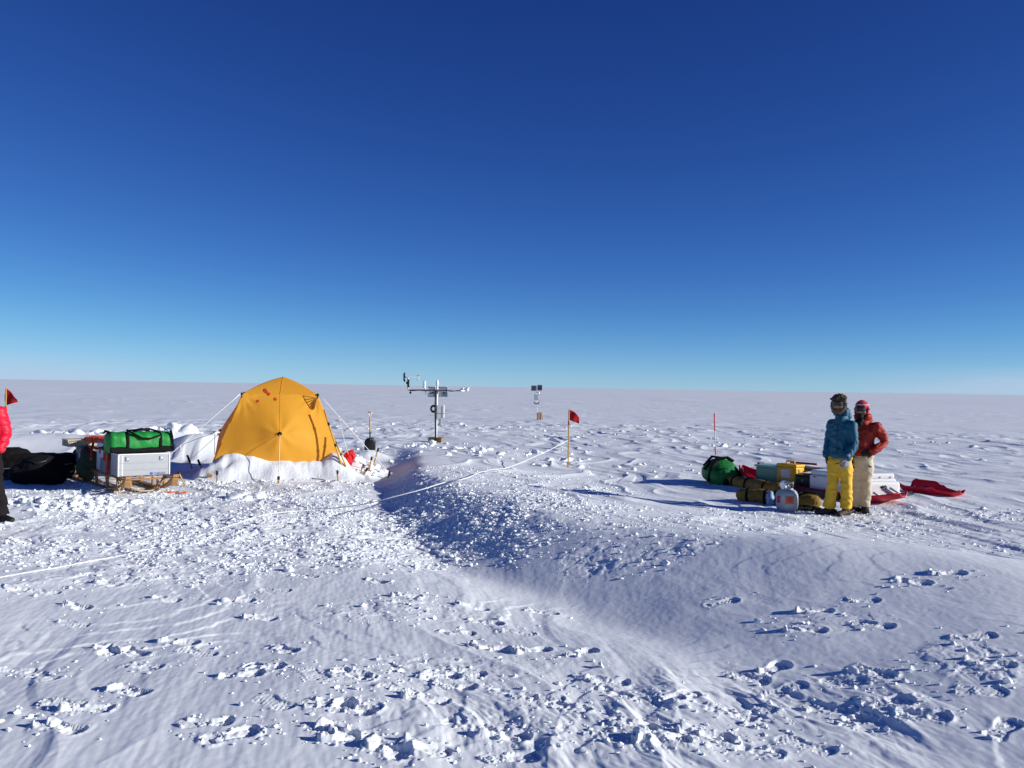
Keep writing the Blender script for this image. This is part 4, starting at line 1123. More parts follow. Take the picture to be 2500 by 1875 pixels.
b = MB(); q = ws(1020.5, 922.5); b.box(q, (.09, .016, .155), .01); b.build('tail_fin', M['mast'], v_)
b = MB(); b.box(ws(1020.5, 916.7), (.092, .02, .022), .004); b.build('red_stripe', M['redpole'], v_)
# radiation shield and small sensors
b = MB()
q = ws(1036, 940)
for i in range(6): b.lathe([(.03, -.1 + i * .035), (.052, -.098 + i * .035), (.056, -.085 + i * .035), (.03, -.072 + i * .035)], 12, q)
b.lathe([(.052, .105), (.058, .115), (.05, .13)], 12, q); b.build('radiation_shield', M['mast'], t)
b = MB(); b.tube([ws(1037, 946), ws(1038.5, 952), ws(1039.5, 966)], .022, 8); b.build('shield_bracket', M['mast'], t)
b = MB(); b.box(ws(1002, 959), (.07, .06, .06), .015); b.tube([ws(1002, 953), ws(1002, 958)], .014, 6); b.build('sonic_sensor', M['blackplastic'], t)
b = MB(); q = ws(1136, 952); b.ball(q + Vector((.06, 0, .01)), (.06, .05, .07)); b.ball(q + Vector((-.08, 0, .03)), (.055, .05, .05)); b.tube([q + Vector((-.18, 0, 0)), q + Vector((.12, 0, 0))], .03, 8); b.lathe([(.03, 0), (.07, .01), (.03, .03)], 12, q + Vector((.09, 0, .06))); b.build('radiometer', M['mast'], t)
for x0, x1 in ((1045, 1062.5), (1070, 1092.5)):
    q = ws((x0 + x1) / 2, 956.5, .12); W_ = (x1 - x0) * k
    rot = Matrix.Rotation(R(-8), 4, 'X')
    b = MB(); b.box(q, (W_, .025, 24.5 * k), .004, rot); sp = b.build('solar_panel', M['panelback'], t)
    b = MB()
    for dx in (-.5, .5): b.box(q + Vector((dx * W_, -.004, 0)), (.022, .04, 24.9 * k), .003, rot)
    for dz in (-.5, .5): b.box(q + Vector((0, -.004, dz * 24.5 * k)), (W_, .04, .022), .003, rot)
    b.build('panel_frame', M['alutrim'], sp)
    b = MB(); b.box(q + Vector((.05 if x0 > 1050 else .04, -.025, -.03)), (.075, .03, .05), .006); b.build('junction_box', M['blackplastic'], sp)
q = ws(1077, 1004, -.10)
b = MB(); b.box(ws(1076, 1005, .02), (.24, .16, .43), .012); e_ = b.build('instrument_box', M['box'], t)
b = MB(); b.box(ws(1076, 1009.5, .018), (.25, .166, .012), .003); b.build('box_band', M['blackplastic'], e_)
b = MB(); b.box(ws(1081, 1006, -.066), (.012, .012, .40), .003); b.build('door_edge', M['boxgrey'], e_)
b = MB()
for r_ in (.075, .092, .108, .122):
    P = [ws(1058, 998, -.03) + Vector((r_ * .75 * math.cos(2 * math.pi * i / 20), .02 * math.sin(i), r_ * math.sin(2 * math.pi * i / 20))) for i in range(21)]
    b.tube(P, .015, 6)
b.build('cable_coil', M['blackplastic'], t)
b = MB(); b.tube([ws(1074, 1022), ws(1075, 1031), ws(1070, 1039)], .02, 6); b.build('hanging_cable', M['cord'], t)
# footing of brown boards
q = ws(1066, 1079, .1)
tq = thing('footing_box', 'brown wooden box half buried in snow at the foot of the tall mast', 'box', Vector(p) + Vector((q.x, .12, -.02)), R(-14))
b = MB(); b.box((-.02, 0, .09), (.46, .30, .20), .01); b.build('box_body', M['brown'], tq)
b = MB(); b.box((-.02, 0, .197), (.50, .34, .018), .004); b.build('box_lid', M['brown'], tq)

# ------------------------------------------------------------------ second, farther station
Y2 = 49.0
p2 = G(1311, 1026); Y2 = p2.y
t = thing('solar_station', 'farther small station with two solar panels and grey box on a thin post', 'station', (p2.x, p2.y, p2.z), 0)
k2 = Y2 / FPX
def w2(px, py, dy=0.0): return at(px, py, Y2 + dy) - Vector(p2)
b = MB(); b.tube([w2(1312, 1030), w2(1310.5, 990), w2(1310, 953), w2(1310, 942)], .022, 8); b.build('post', M['mast'], t)
for x0, x1, y0, y1 in ((1297, 1309.4, 941, 954.2), (1312, 1324, 939.5, 953.6)):
    q = w2((x0 + x1) / 2, (y0 + y1) / 2, -.05)
    b = MB(); b.box(q, ((x1 - x0) * k2, .03, (y1 - y0) * k2), .005); sp = b.build('solar_panel', M['panelback'], t)
    b = MB(); b.box(q + Vector((0, -.018, 0)), ((x1 - x0) * k2 * .88, .01, (y1 - y0) * k2 * .88), .003); b.build('cells', M['cell'], sp)
b = MB(); b.box(w2(1320, 946.5, -.09), (.07, .03, .08), .01); b.build('junction_box', M['blackplastic'], t)
b = MB(); b.box(w2(1309.8, 969.5, -.05), (.24, .16, .31), .012); e_ = b.build('instrument_box', M['boxgrey'], t)
b = MB(); b.box(w2(1309.8, 969.5, -.135), (.19, .012, .26), .004); b.build('box_door', M['boxgrey'], e_)
b = MB(); b.tube([w2(1308, 958), w2(1318, 959.5)], .02, 6); b.ball(w2(1317, 961), .035, 8, 6); b.build('sensor_arm', M['steel'], t)
b = MB()
for r_ in (.10, .13, .16):
    b.tube([w2(1310, 977) + Vector((r_ * math.cos(a), -.06, -.10 + r_ * .8 * math.sin(a))) for a in [math.pi + math.pi * i / 12 for i in range(13)]], .014, 6)
b.tube([w2(1312, 984), w2(1311, 990), w2(1313, 995)], .012, 6); b.build('cable_coil', M['cord'], t)
p3 = G(1316, 1026)
t = thing('wooden_trestle', 'small brown wooden trestle at the foot of the farther solar post', 'trestle', (p3.x, p3.y + .1, p3.z), R(15))
b = MB(); b.box((0, 0, .22), (.22, .18, .40), .01); b.build('board', M['brown'], t)
b = MB(); b.tube([(-.12, -.12, 0), (-.10, -.10, .43), (.14, -.10, .43), (.19, -.14, -.04)], .02, 6); b.build('dark_frame', M['wood'], t)

# ------------------------------------------------------------------ flags on bamboo poles
def flagpole(base, H_, label, fl, rot=0.0, hang=1.0, tilt=(0, 0)):
    t = thing('marker_flag', label, 'marker flag', base, rot, 'red flags on bamboo poles')
    top = Vector((tilt[0], tilt[1], H_))
    b = MB(); b.tube([Vector((0, 0, -.2)), top * .33, top * .335, top * .66, top * .665, top], [.016, .016, .018, .015, .017, .013], 8); b.build('pole', M['bamboo'], t)
    b = MB(); b.grid(fl(top), 18, 10, thick=.003); b.build('flag', M['flag'], t)
    b = MB(); b.tube([top * .735, top * .80], .02, 8); b.build('tape_band', M['redstrap'], t)
    return t
p = G(1387, 1141); YF = p.y
kf = YF / FPX
def fl2(top):
    def fn(u, v):      # drooping pennant: hoist at u=0
        x = u * 25.5 * kf; zt = -u * u * 20 * kf - 1.5 * u * kf; zb = -24.5 * kf - u * 9.5 * kf
        zt2 = zt - 0
        z = zt * (1 - v) + zb * v if u < 1 else (zt + zb) / 2
        h_ = 1 - .62 * u
        zc = -u * 20 * kf * u
        z = (1 - v) * (-1 * u * kf - 18 * u * u * kf) + v * (-24.5 * kf - 9.5 * u * kf)
        return top + Vector((x - .0, .035 * math.sin(u * 7 + v * 3) * u, z))
    return fn
hF = (1141 - 1000.5) * kf
flagpole((p.x, p.y, p.z), hF, 'red flag hanging from the bamboo pole that the white rope is tied to', fl2)
b = MB(); q = Vector((p.x, p.y, p.z + (1141 - 1075) * kf)); e = G(1408, 1130)
b.tube([q, q.lerp(e, .5) + Vector((0, 0, -.03)), e + Vector((0, 0, .02))], .004, 5)
tag(b.build('thin_cord', M['rope']), 'thin pale cord slanting from the flag pole down to the snow on its right', 'cord')
p = at(11, 1168, 16.4); kf1 = 16.4 / FPX
def fl1(top):
    def fn(u, v):
        z = (1 - v) * (-2 * kf1 - 24 * u * kf1 * (.6 + .4 * u)) + v * (-42 * kf1 + 9 * u * kf1)
        x = u * 27 * kf1 - 3 * kf1 * math.sin(math.pi * v) * (1 - u)
        if v < .3: z += (.3 - v) * 8 * kf1 * (1 - u)
        return top + Vector((x, .03 * math.sin(u * 6 + v * 2) * u, z))
    return fn
flagpole((p.x, p.y, gz(p.x, p.y)), 1.66, 'red flag on a bamboo pole behind the person at the left edge', fl1)

# ------------------------------------------------------------------ long white rope
knots = ((1386, 1075.5), (1334, 1102), (1244, 1140), (1176, 1160), (1139, 1167.6), (1085, 1178), (1031, 1194.7), (958, 1213.7), (900, 1228.7), (850, 1237), (765, 1250), (655, 1264), (546, 1294), (437, 1327), (306, 1357.6), (175, 1381.6), (0, 1412), (-160, 1440))
A0 = Vector((G(1387, 1141).x, G(1387, 1141).y)); g0 = G(765, 1250); B0 = Vector((g0.x, g0.y))
P = []
for i, (px, py) in enumerate(knots):
    if px > 765:
        # on the straight plan line from the pole to where the rope lands
        d = ray(px, py); s0 = d.x / d.y
        a, c = A0, B0
        den = (c.x - a.x) - s0 * (c.y - a.y); tt = (s0 * a.y - a.x) / den
        Yq = a.y + tt * (c.y - a.y)
        q = at(px, py, Yq)
        hang = {1139: .50, 1085: .46, 1031: .40, 958: .30, 900: .20, 850: .13}.get(px)
        if hang:      # slung in the air across the hollow
            dd = ray(px, py); q = CP + dd * ((hang - CAM_H) / dd.z)
        if q.z < gz(q.x, q.y) + .02: q = G(px, py) + Vector((0, 0, .06))
    else:
        q = G(px, py); q.z = float(surf(q.x, q.y)) + .009
    P.append(Vector(q))
Q = []
for i in range(len(P) - 1):
    p0 = P[max(i - 1, 0)]; p1 = P[i]; p2_ = P[i + 1]; p3_ = P[min(i + 2, len(P) - 1)]
    for s_ in range(14):
        t_ = s_ / 14
        Q.append(.5 * ((2 * p1) + (p2_ - p0) * t_ + (2 * p0 - 5 * p1 + 4 * p2_ - p3_) * t_ ** 2 + (3 * p1 - p0 - 3 * p2_ + p3_) * t_ ** 3))
Q.append(P[-1])
for q in Q: q.z = max(q.z, float(surf(q.x, q.y)) + (.03 if q.x > -2.8 else .006))
b = MB(); b.tube(Q, [.0075 if q.x > -2.9 else .0050 for q in Q], 6)
tag(b.build('white_rope', M['rope']), 'long white rope running from the flag pole over the snow to the left edge', 'rope')

# ------------------------------------------------------------------ red tipped marker stake
p = at(1748, 1168, 18.6); p.z = gz(p.x, p.y)
t = thing('marker_stake', 'thin pale stake with red orange bands standing behind the round green bag', 'stake', p, 0)
top = at(1744, 1009, 18.6) - p; base = at(1748.5, 1168, 18.6) - p
def seg(a, c, r, m, nm):
    b = MB(); b.tube([base.lerp(top, a), base.lerp(top, c)], r, 8); b.build(nm, M[m], t)
seg(-.05, .37, .011, 'glass', 'shaft'); seg(.37, .48, .014, 'redpole', 'red_band'); seg(.48, .73, .010, 'glass', 'shaft'); seg(.73, 1.0, .014, 'redpole', 'red_band')
# ------------------------------------------------------------------ round green bag
p = at(1757, 1181, 17.4); p.z = gz(p.x, p.y) - .03
t = thing('green_bag', 'rounded dark green duffel bag standing on the snow with its end towards the camera', 'duffel bag', p, R(-92))
k = 17.4 / FPX
b = MB()
b.tube([(-.30, 0, .25), (-.1, 0, .27), (.2, 0, .26), (.42, 0, .22)], [(.22, .30), (.27, .335), (.26, .33), (.19, .25)], 24, dome=True)
remesh(b, 'bag_body', M['greendark'], t, .016, 4, lambda P, N: .016 * vnoise3(P * 6, 21) + .008 * vnoise3(P * 16, 22))
b = MB(); b.tube([(.40, -.24, .30), (.49, -.14, .37), (.52, 0, .38), (.50, .14, .35), (.42, .24, .28)], .010, 6); b.tube([(.44, -.2, .22), (.5, -.06, .25), (.51, .1, .24)], .008, 6); b.build('pocket_piping', M['black'], t)
b = MB(); b.grid(lambda u, v: (.40 + .10 * math.sin(math.pi * (.25 + .5 * v)) - .02 * (2 * u - 1) ** 2, -.16 + .30 * u, .27 + .07 * v - .02 * (2 * u - 1) ** 2), 12, 6, thick=.012); b.build('end_pocket', M['green'], t)
b = MB(); b.tube([(.20, -.34, .34), (.24, -.22, .50), (.22, -.06, .56), (.18, .1, .57), (.15, .22, .50)], .026, 8, flat=1.8); b.tube([(-.1, -.30, .38), (-.05, -.15, .57), (.05, .05, .55)], .025, 8, flat=1.7)
b.build('carry_handle', M['black'], t)
b = MB(); b.tube([(.34, -.28, .12), (.38, -.27, .26), (.36, -.22, .40), (.30, -.1, .5)], .016, 8, flat=2); b.build('strap', M['black'], t)
b = MB(); b.box((.25, .36, .26), (.16, .07, .24), .02); b.build('side_buckle', M['blackplastic'], t)

# ------------------------------------------------------------------ long red pulk with its load
PA = Vector((4.45, 17.15, 0)); PB = Vector((6.42, 14.5, 0))
PD = (PB - PA).normalized(); PROT = math.atan2(PD.y, PD.x); PC = (PA + PB) / 2; PL = (PB - PA).length
PC.z = gz(PC.x, PC.y) + .0
PM = Matrix.Translation(PC) @ Matrix.Rotation(PROT, 4, 'Z')
def pl(x, y, z): return PM @ Vector((x, y, z))
def plthing(name, label, cat, x, y, z, dr=0.0, group=None): return thing(name, label, cat, pl(x, y, z), PROT + dr, group)
pulk = thing('red_pulk', 'long red plastic hauling sled loaded with cases and white coolers', 'sled', PC, PROT)
def hull(L, W, Hh, lift0, lift1, taper0=.25, taper1=.25, th=.012):
    def fn(u, v):
        x = (u - .5) * L
        a = abs(2 * u - 1)
        e0 = max(0, (.22 - u) / .22); e1 = max(0, (u - .82) / .18)
        w = W * (1 - (1 - taper0) * e0 ** 2 - (1 - taper1) * e1 ** 2)
        s_ = (v - .5) * 2
        y = s_ * w / 2 * (.80 + .20 * abs(s_))
        z = (Hh[0] + (Hh[1] - Hh[0]) * u) * max(0, (abs(s_) - .55) / .45) ** 1.5
        z = z * (1 - .3 * (e0 + e1)) + lift0 * e0 ** 1.6 + lift1 * e1 ** 1.6
        z += .008 * math.sin(s_ * 9) * (abs(s_) < .6)
        return (x, y, z + .012)
    return fn
b = MB(); h_ = hull(PL, .78, (.19, .085), .24, .13, .12, .30); b.grid(h_, 60, 28, thick=.008); b.build('hull', M['pulk'], pulk)
b = MB()
for v in (0.0, 1.0): b.tube([Vector(h_(u / 40, v)) + Vector((0, 0, .004)) for u in range(41)], .014, 6)
b.tube([h_(0, v / 8) for v in range(9)], .014, 6); b.tube([h_(1, v / 8) for v in range(9)], .014, 6)
b.build('gunwale', M['pulk'], pulk)
b = MB()
b.grid(lambda u, v: (-1.18 + 1.9 * u, -.39 - .02 * math.sin(u * 19) + .02 * v, .165 - .05 * u - (.155 - .05 * u) * v + .012 * math.sin(u * 31 + v * 4)), 40, 8, thick=-.01); b.build('canvas_flap', M['canvas'], pulk)
b = MB(); b.tube([(-1.0, -.40, .180), (-.4, -.405, .162), (.3, -.405, .14), (.85, -.40, .115)], .017, 6); b.build('side_rail', M['pulkdark'], pulk)
b = MB()
for x in (-.75, -.45): b.tube([(x - .06, -.41, .16), (x, -.44, .22), (x + .07, -.41, .16)], .008, 6)
b.build('cord_loop', M['black'], pulk)
b = MB(); b.tube([h_(0, .3), Vector(h_(0, .5)) + Vector((-.03, 0, .06)), h_(0, .7)], .012, 6); b.build('bow_handle', M['pulk'], pulk)

t = plthing('plastic_tub', 'see-through green tinted tub with a lid in the far end of the red pulk', 'tub', -.93, .02, .03)
b = MB(); b.box((0, 0, .20), (.50, .36, .38), .03, seg=3); b.build('tub_body', mat('green_clear', (.20, .42, .34), .25, transl=.4), t)
b = MB(); b.box((0, 0, .405), (.54, .40, .04), .012); b.build('tub_lid', mat('tub_lid', (.25, .42, .38), .4), t)
b = MB(); b.box((-.27, -.0, .42), (.05, .16, .07), .012); b.build('clip', M['blackplastic'], t)
t = plthing('yellow_case', 'yellow hard case with white paper labels and a carry handle standing on the pulk', 'case', -.50, -.03, .06)
b = MB(); b.box((0, 0, .20), (.42, .26, .40), .025, seg=3); b.build('case_body', M['yellowcase'], t)
b = MB(); b.box((0, 0, .425), (.435, .275, .055), .018, seg=3); b.build('case_lid', M['yellowcase'], t)
b = MB(); b.tube([(-.09, 0, .45), (-.08, 0, .50), (.08, 0, .50), (.09, 0, .45)], .016, 8); b.build('handle', M['yellowcase'], t)
b = MB(); b.box((-.01, -.133, .275), (.20, .004, .15)); pp_ = b.build('paper_label', M['paper'], t)
b = MB(); b.box((.06, -.1365, .315), (.016, .003, .018)); b.build('red_dot', M['redpole'], pp_)
b = MB(); b.box((.0, -.133, .09), (.13, .004, .13)); b.build('paper_label', M['paper'], t)
for z in (.36,):
    for x in (-.13, .13):
        b = MB(); b.box((x, -.14, z), (.05, .015, .06), .005); b.build('latch', M['yellowcase'], t)
b = MB(); b.box((.218, 0, .22), (.012, .10, .30), .005); b.build('end_rib', M['yellowcase'], t)
t = plthing('black_case', 'black hard case squeezed between the yellow case and the front white cooler', 'case', -.11, .0, .05)
b = MB(); b.box((0, 0, .14), (.30, .44, .28), .02); b.build('case_body', M['blackplastic'], t)
b = MB(); b.box((0, 0, .293), (.31, .45, .03), .01); b.build('case_lid', M['blackplastic'], t)
b = MB(); b.box((0, -.226, .20), (.05, .012, .05), .004); b.build('latch', M['greypl'], t)
t = plthing('folded_papers', 'white folded sheets lying on top of the black case', 'papers', -.12, -.02, .365)
b = MB(); b.grid(lambda u, v: (-.12 + .25 * u, -.1 + .2 * v, .012 + .02 * math.sin(u * 5) * v), 10, 6, thick=.008); b.build('sheets', M['whitepl'], t)

def cooler(t, L, W, Hh, m='whitepl'):
    b = MB(); b.box((0, 0, Hh * .39), (L, W, Hh * .78), .03, seg=3); b.build('cooler_body', M[m], t)
    b = MB(); b.box((0, 0, Hh * .89), (L * .965, W * .96, Hh * .20), .035, seg=3); b.build('cooler_lid', M[m], t)
t = plthing('white_cooler', 'white cooler half shaded by the person in yellow trousers, mid pulk', 'cooler', .30, .0, .05, 0, 'white coolers on the pulk')
cooler(t, .46, .56, .42)
for y in (-.1,):
    b = MB(); b.box((.238, y, .27), (.02, .045, .10), .008); b.build('latch', M['whitepl'], t)
b = MB(); b.box((0, -.29, .30), (.14, .02, .035), .008); b.build('side_grip', M['whitepl'], t)
b = MB(); b.box((-.12, -.29, .30), (.03, .012, .03), .005); b.build('rivet_plate', M['greypl'], t)
q = pl(1.02, .12, .03)
t = thing('white_cooler', 'bright sunlit white cooler with a black latch at the near end of the pulk', 'cooler', q, R(14), 'white coolers on the pulk')
b = MB(); b.box((-.02, 0, .155), (.86, .42, .31), .045, seg=3); b.build('cooler_body', M['whitepl'], t)
b = MB(); b.box((-.065, 0, .325), (.80, .38, .06), .025, seg=3); b.box((-.07, 0, .40), (.76, .37, .10), .03, seg=3); b.build('cooler_lid', M['whitepl'], t)
b = MB()
for x in (.02, .22): b.box((x, -.19, .385), (.016, .012, .025), .003)
b.build('hinge_pin', M['greypl'], t)
b = MB(); b.ball((.06, -.215, .225), (.045, .012, .022)); b.tube([(.08, -.22, .23), (.10, -.23, .245), (.115, -.23, .225), (.10, -.23, .20), (.09, -.225, .185)], .012, 6); b.tube([(.06, -.218, .22), (.05, -.22, .2)], .008, 6); b.build('black_latch', M['blackplastic'], t)
for a_, c_, lb in (((.17, -.245, .21), (.47, -.27, .07), 'white plastic pipe leaning on the sunlit cooler, on its right'), ((-.16, -.26, .14), (.02, -.28, .06), 'white plastic pipe end leaning low on the sunlit cooler, next to the beige trousers')):
    a2 = Matrix.Rotation(R(14), 4, 'Z') @ Vector(a_) + q; c2 = Matrix.Rotation(R(14), 4, 'Z') @ Vector(c_) + q
    tt = thing('white_pipe', lb, 'pipe', c2, 0, 'white pipes on the pulk')
    b = MB(); b.tube([Vector((0, 0, 0)), (a2 - c2) * .5, a2 - c2], .020, 10); b.build('pipe', M['whitepl'], tt)
t = plthing('grey_board', 'flat dark grey lid lying along the far side of the pulk behind the coolers', 'lid', -.05, .30, .44)
b = MB(); b.box((0, 0, .0), (1.25, .22, .04), .012); b.build('board', M['gpole'], t)
b = MB(); b.box((-.3, -.112, .0), (.05, .01, .03), .003); b.box((.3, -.112, .0), (.05, .01, .03), .003); b.build('clip', M['blackplastic'], t)
t = plthing('grey_bin', 'grey bin under the dark lid on the far side of the pulk', 'bin', -.05, .29, .04)
b = MB(); b.box((0, 0, .185), (1.15, .20, .37), .02); b.build('bin_body', M['greypl'], t)
t = plthing('red_tube', 'short dark red tube lying on the grey lid behind the yellow case', 'tube', -.50, .36, .485)
b = MB(); b.tube([(-.28, 0, .018), (.28, 0, .024)], .020, 10); b.build('tube', M['pulkdark'], t)

# ------------------------------------------------------------------ tow bar and the small pulk
p0 = at(2211, 1206, 14.75); p1 = at(2228, 1199, 15.9)
t = thing('tow_bar', 'pair of black tow rods between the long pulk and the small red pulk', 'tow bar', p0, 0)
b = MB(); b.tube([Vector((0, 0, .0)), (p1 - p0)], .012, 6); b.tube([Vector((0.02, 0, -.01)), (at(2232, 1206, 15.8) - p0)], .012, 6); b.tube([Vector((0, 0, -.03)), Vector((0.0, 0, .04))], .018, 8); b.build('rods', M['blackplastic'], t)
SA = Vector((7.28, 16.25, 0)); SB = Vector((7.86, 15.50, 0)); SDv = (SB - SA).normalized(); SC = (SA + SB) / 2; SC.z = gz(SC.x, SC.y); SLn = 1.02
t = thing('small_pulk', 'small empty red pulk with its far side flipped up like a hood', 'sled', SC, math.atan2(SDv.y, SDv.x))
def sh(u, v):
    x = (u - .5) * SLn
    s_ = 2 * v - 1
    e1 = max(0, (u - .45) / .55)
    w = .50 * (1 - .62 * e1 ** 1.3)
    y = s_ * w / 2
    side = max(0, (abs(s_) - .5) / .5) ** 1.4
    z = .125 * side * (1 - .55 * e1)
    hood = sstep(0.0, .06, u) * (1 - sstep(.40, .55, u))
    if s_ > 0: z += hood * .075 * side + .01 * side * (1 - e1)
    z += .07 * max(0, (u - .84) / .16) ** 1.5 + .05 * max(0, (.12 - u) / .12) ** 1.5
    z += .035 * math.exp(-((u - .56) / .05) ** 2) * side
    return (x, y, z + .012)
b = MB(); b.grid(sh, 46, 26, thick=.010); b.build('hull', M['pulk'], t)
b = MB(); b.tube([Vector(sh(u / 30, 0)) for u in range(31)], .011, 6); b.tube([Vector(sh(u / 30, 1)) for u in range(31)], .011, 6); b.tube([sh(0, v / 8) for v in range(9)], .011, 6); b.tube([sh(1, v / 8) for v in range(9)], .011, 6); b.build('gunwale', M['pulk'], t)
b = MB(); b.grid(lambda u, v: Vector(sh(.18 + .16 * u, .90 - .12 * v)) + Vector((0, -.012, .004)), 6, 6, thick=.004); b.build('pale_patch', M['greypl'], t)
b = MB(); b.tube([Vector(sh(.01, .75)) + Vector((-.01, -.01, .02)), Vector(sh(.05, .80)) + Vector((-.01, -.01, .03)), Vector(sh(.09, .86)) + Vector((0, -.01, .03))], .012, 6); b.build('white_tab', M['whitepl'], t)

# ------------------------------------------------------------------ mustard gear bags
def gearbag(name, label, A, B, r, straps, seed, ends=True):
    A = Vector(A); B = Vector(B); d = B - A; L = d.length
    t = thing(name, label, 'gear bag', (A + B) / 2, math.atan2(d.y, d.x), 'long mustard gear bags')
    b = MB()
    P = [(-L / 2 + L * i / 8, .012 * math.sin(i * 2 + seed), r * (.98 + .05 * math.sin(i * 1.7 + seed))) for i in range(9)]
    rr_ = [(r * (.96 + .06 * math.sin(i * 2.3 + seed)), r * (1.08 + .08 * math.sin(i * 1.3 + seed))) for i in range(9)]
    b.tube(P, rr_, 20, dome=True)
    remesh(b, 'bag_body', M['mustard'], t, .012, 3, lambda Q, N: .012 * vnoise3(Q * 7, seed) + .006 * vnoise3(Q * 20, seed + 1))
    for f in straps + ((.5,) if seed == 35 else (.14,)):
        x = -L / 2 + L * f
        P = [(x, (r * 1.11) * math.cos(R(a)), r + (r * 1.01) * math.sin(R(a))) for a in range(-60, 241, 15)]
        b = MB(); b.tube(P, .011, 8, flat=2.2, up=(0, 1, 0)); b.build('strap', M['black'], t)
    return t, L
A = G(1785, 1190); B = G(1900, 1212)
A.z = gz(A.x, A.y); B.z = gz(B.x, B.y); A.z = B.z = min(A.z, B.z) - .01
t, L_ = gearbag('gear_bag', 'far mustard gear bag lying against the dark side of the red pulk', A, B, .128, (.42, .80), 31)
b = MB(); b.ball((-L_ / 2 + .02, -.03, .10), (.16, .145, .11), 14, 10); b.build('black_end', M['black'], t)
A = G(1815, 1224); B = G(1985, 1243); A.z = B.z = min(gz(A.x, A.y), gz(B.x, B.y)) - .01
t, L_ = gearbag('gear_bag', 'near mustard gear bag on the snow behind the white fuel tank', A, B, .125, (.10, .36, .82), 35)
b = MB(); b.tube([(L_ / 2 - .22, -.11, .19), (L_ / 2 - .1, -.05, .27), (L_ / 2 + .0, .03, .27), (L_ / 2 + .06, .08, .2)], .016, 8, flat=1.8); b.build('carry_handle', M['black'], t)
p = G(1880, 1236)
t = thing('blue_bundle', 'light blue wrapped bundle peeking out left of the white fuel tank', 'bundle', p, R(-10))
b = MB(); b.tube([(0, 0, .04), (.01, 0, .12), (.0, 0, .19)], [(.06, .07), (.075, .09), (.05, .06)], 14, dome=True)
remesh(b, 'bundle_wrap', M['lightblue'], t, .01, 2, lambda Q, N: .014 * vnoise3(Q * 22, 41))
b = MB(); b.tube([(.085, -.02, .10), (0, -.085, .11), (-.085, -.01, .10)], .008, 6); b.build('tie', M['black'], t)

# ------------------------------------------------------------------ white fuel tank
p = G(1921, 1250)
TZ = 1.0
t = thing('gas_tank', 'white steel gas tank with an orange warning label and guarded valve standing on the snow', 'gas tank', p, R(0))
prof = [(.10, 0), (.125, .004), (.130, .03), (.150, .05), (.162, .09), (.165, .16), (.165, .23), (.160, .275), (.135, .325), (.09, .352), (.05, .36)]
b = MB(); b.lathe(prof, 28); b.build('tank_body', M['tank'], t)
b = MB()
def collar(u, v):
    a = R(-200) + u * R(300); r_ = .092
    return (r_ * math.cos(a), r_ * math.sin(a), .335 + .125 * v * (1 if u < .8 else 1))
b.grid(lambda u, v: (.09 * math.cos(R(-150 + 300 * u)), .09 * math.sin(R(-150 + 300 * u)), .335 + .035 * v), 20, 2, thick=.006)
b.grid(lambda u, v: (.09 * math.cos(R(-150 + 300 * u)), .09 * math.sin(R(-150 + 300 * u)), .435 + .03 * v), 20, 2, thick=.006)
for a in (-150, -75, 0, 75, 150):
    b.grid(lambda u, v: (.09 * math.cos(R(a - 8 + 16 * u)), .09 * math.sin(R(a - 8 + 16 * u)), .365 + .075 * v), 3, 2, thick=.006)
b.build('valve_guard', M['tank'], t)
b = MB(); b.lathe([(.02, .35), (.02, .39), (.03, .395), (.03, .42), (.012, .425)], 12); b.box((.03, 0, .39), (.04, .025, .025), .005); b.build('valve', M['steel'], t)
b = MB(); b.ball((-.075, -.03, .43), (.045, .04, .06), 12, 8); b.ball((-.06, -.02, .38), (.04, .04, .05))
remesh(b, 'plastic_wrap', M['whitepl'], t, .008, 1, lambda Q, N: .012 * vnoise3(Q * 40, 44))
def lab(a0, a1, z0, z1, m, nm, par, dr=.003):
    b = MB(); b.grid(lambda u, v: ((.1652 + dr) * math.cos(R(a0 + (a1 - a0) * u)), (.1652 + dr) * math.sin(R(a0 + (a1 - a0) * u)), z0 + (z1 - z0) * v), 10, 4, thick=.002); return b.build(nm, m, par)
l_ = lab(-115, -70, .145, .255, M['hazard'], 'warning_label', t)
b = MB(); b.box((-.005, -.1705, .20), (.062, .004, .062), .001, Matrix.Rotation(R(45), 4, 'Y')); b.build('label_diamond', mat('label_red', (.45, .05, .02), .6), l_)
b = MB(); b.ball((-.005, -.1735, .198), (.012, .003, .018), 10, 6); b.build('label_flame', M['hazard'], l_)
lab(-172, -143, .15, .255, mat('red_label', (.50, .05, .07), .6), 'side_label', t)

# black strap pile in front of the bags
p = G(1975, 1249) + Vector((0, 0, .01))
t = thing('black_straps', 'heap of black straps and buckles between the fuel tank and the boots', 'straps', p, 0)
rr = random.Random(9)
b = MB()
for k_ in range(7):
    x, y = rr.uniform(-.22, .12), rr.uniform(-.1, .1); a = rr.uniform(0, 3)
    P = [(x + .16 * (i / 8 - .5) * math.cos(a) + .05 * math.sin(i * 1.3 + k_), y + .16 * (i / 8 - .5) * math.sin(a), .02 + .05 * abs(math.sin(i * .9 + k_))) for i in range(9)]
    b.tube(P, .012, 6, flat=2)
b.ball((-.17, -.02, .035), (.10, .07, .05)); b.ball((.0, .02, .03), (.09, .06, .045)); b.build('webbing', M['black'], t)
b = MB(); b.box((-.05, -.07, .05), (.05, .012, .03), .004); b.build('buckle', M['steel'], t)
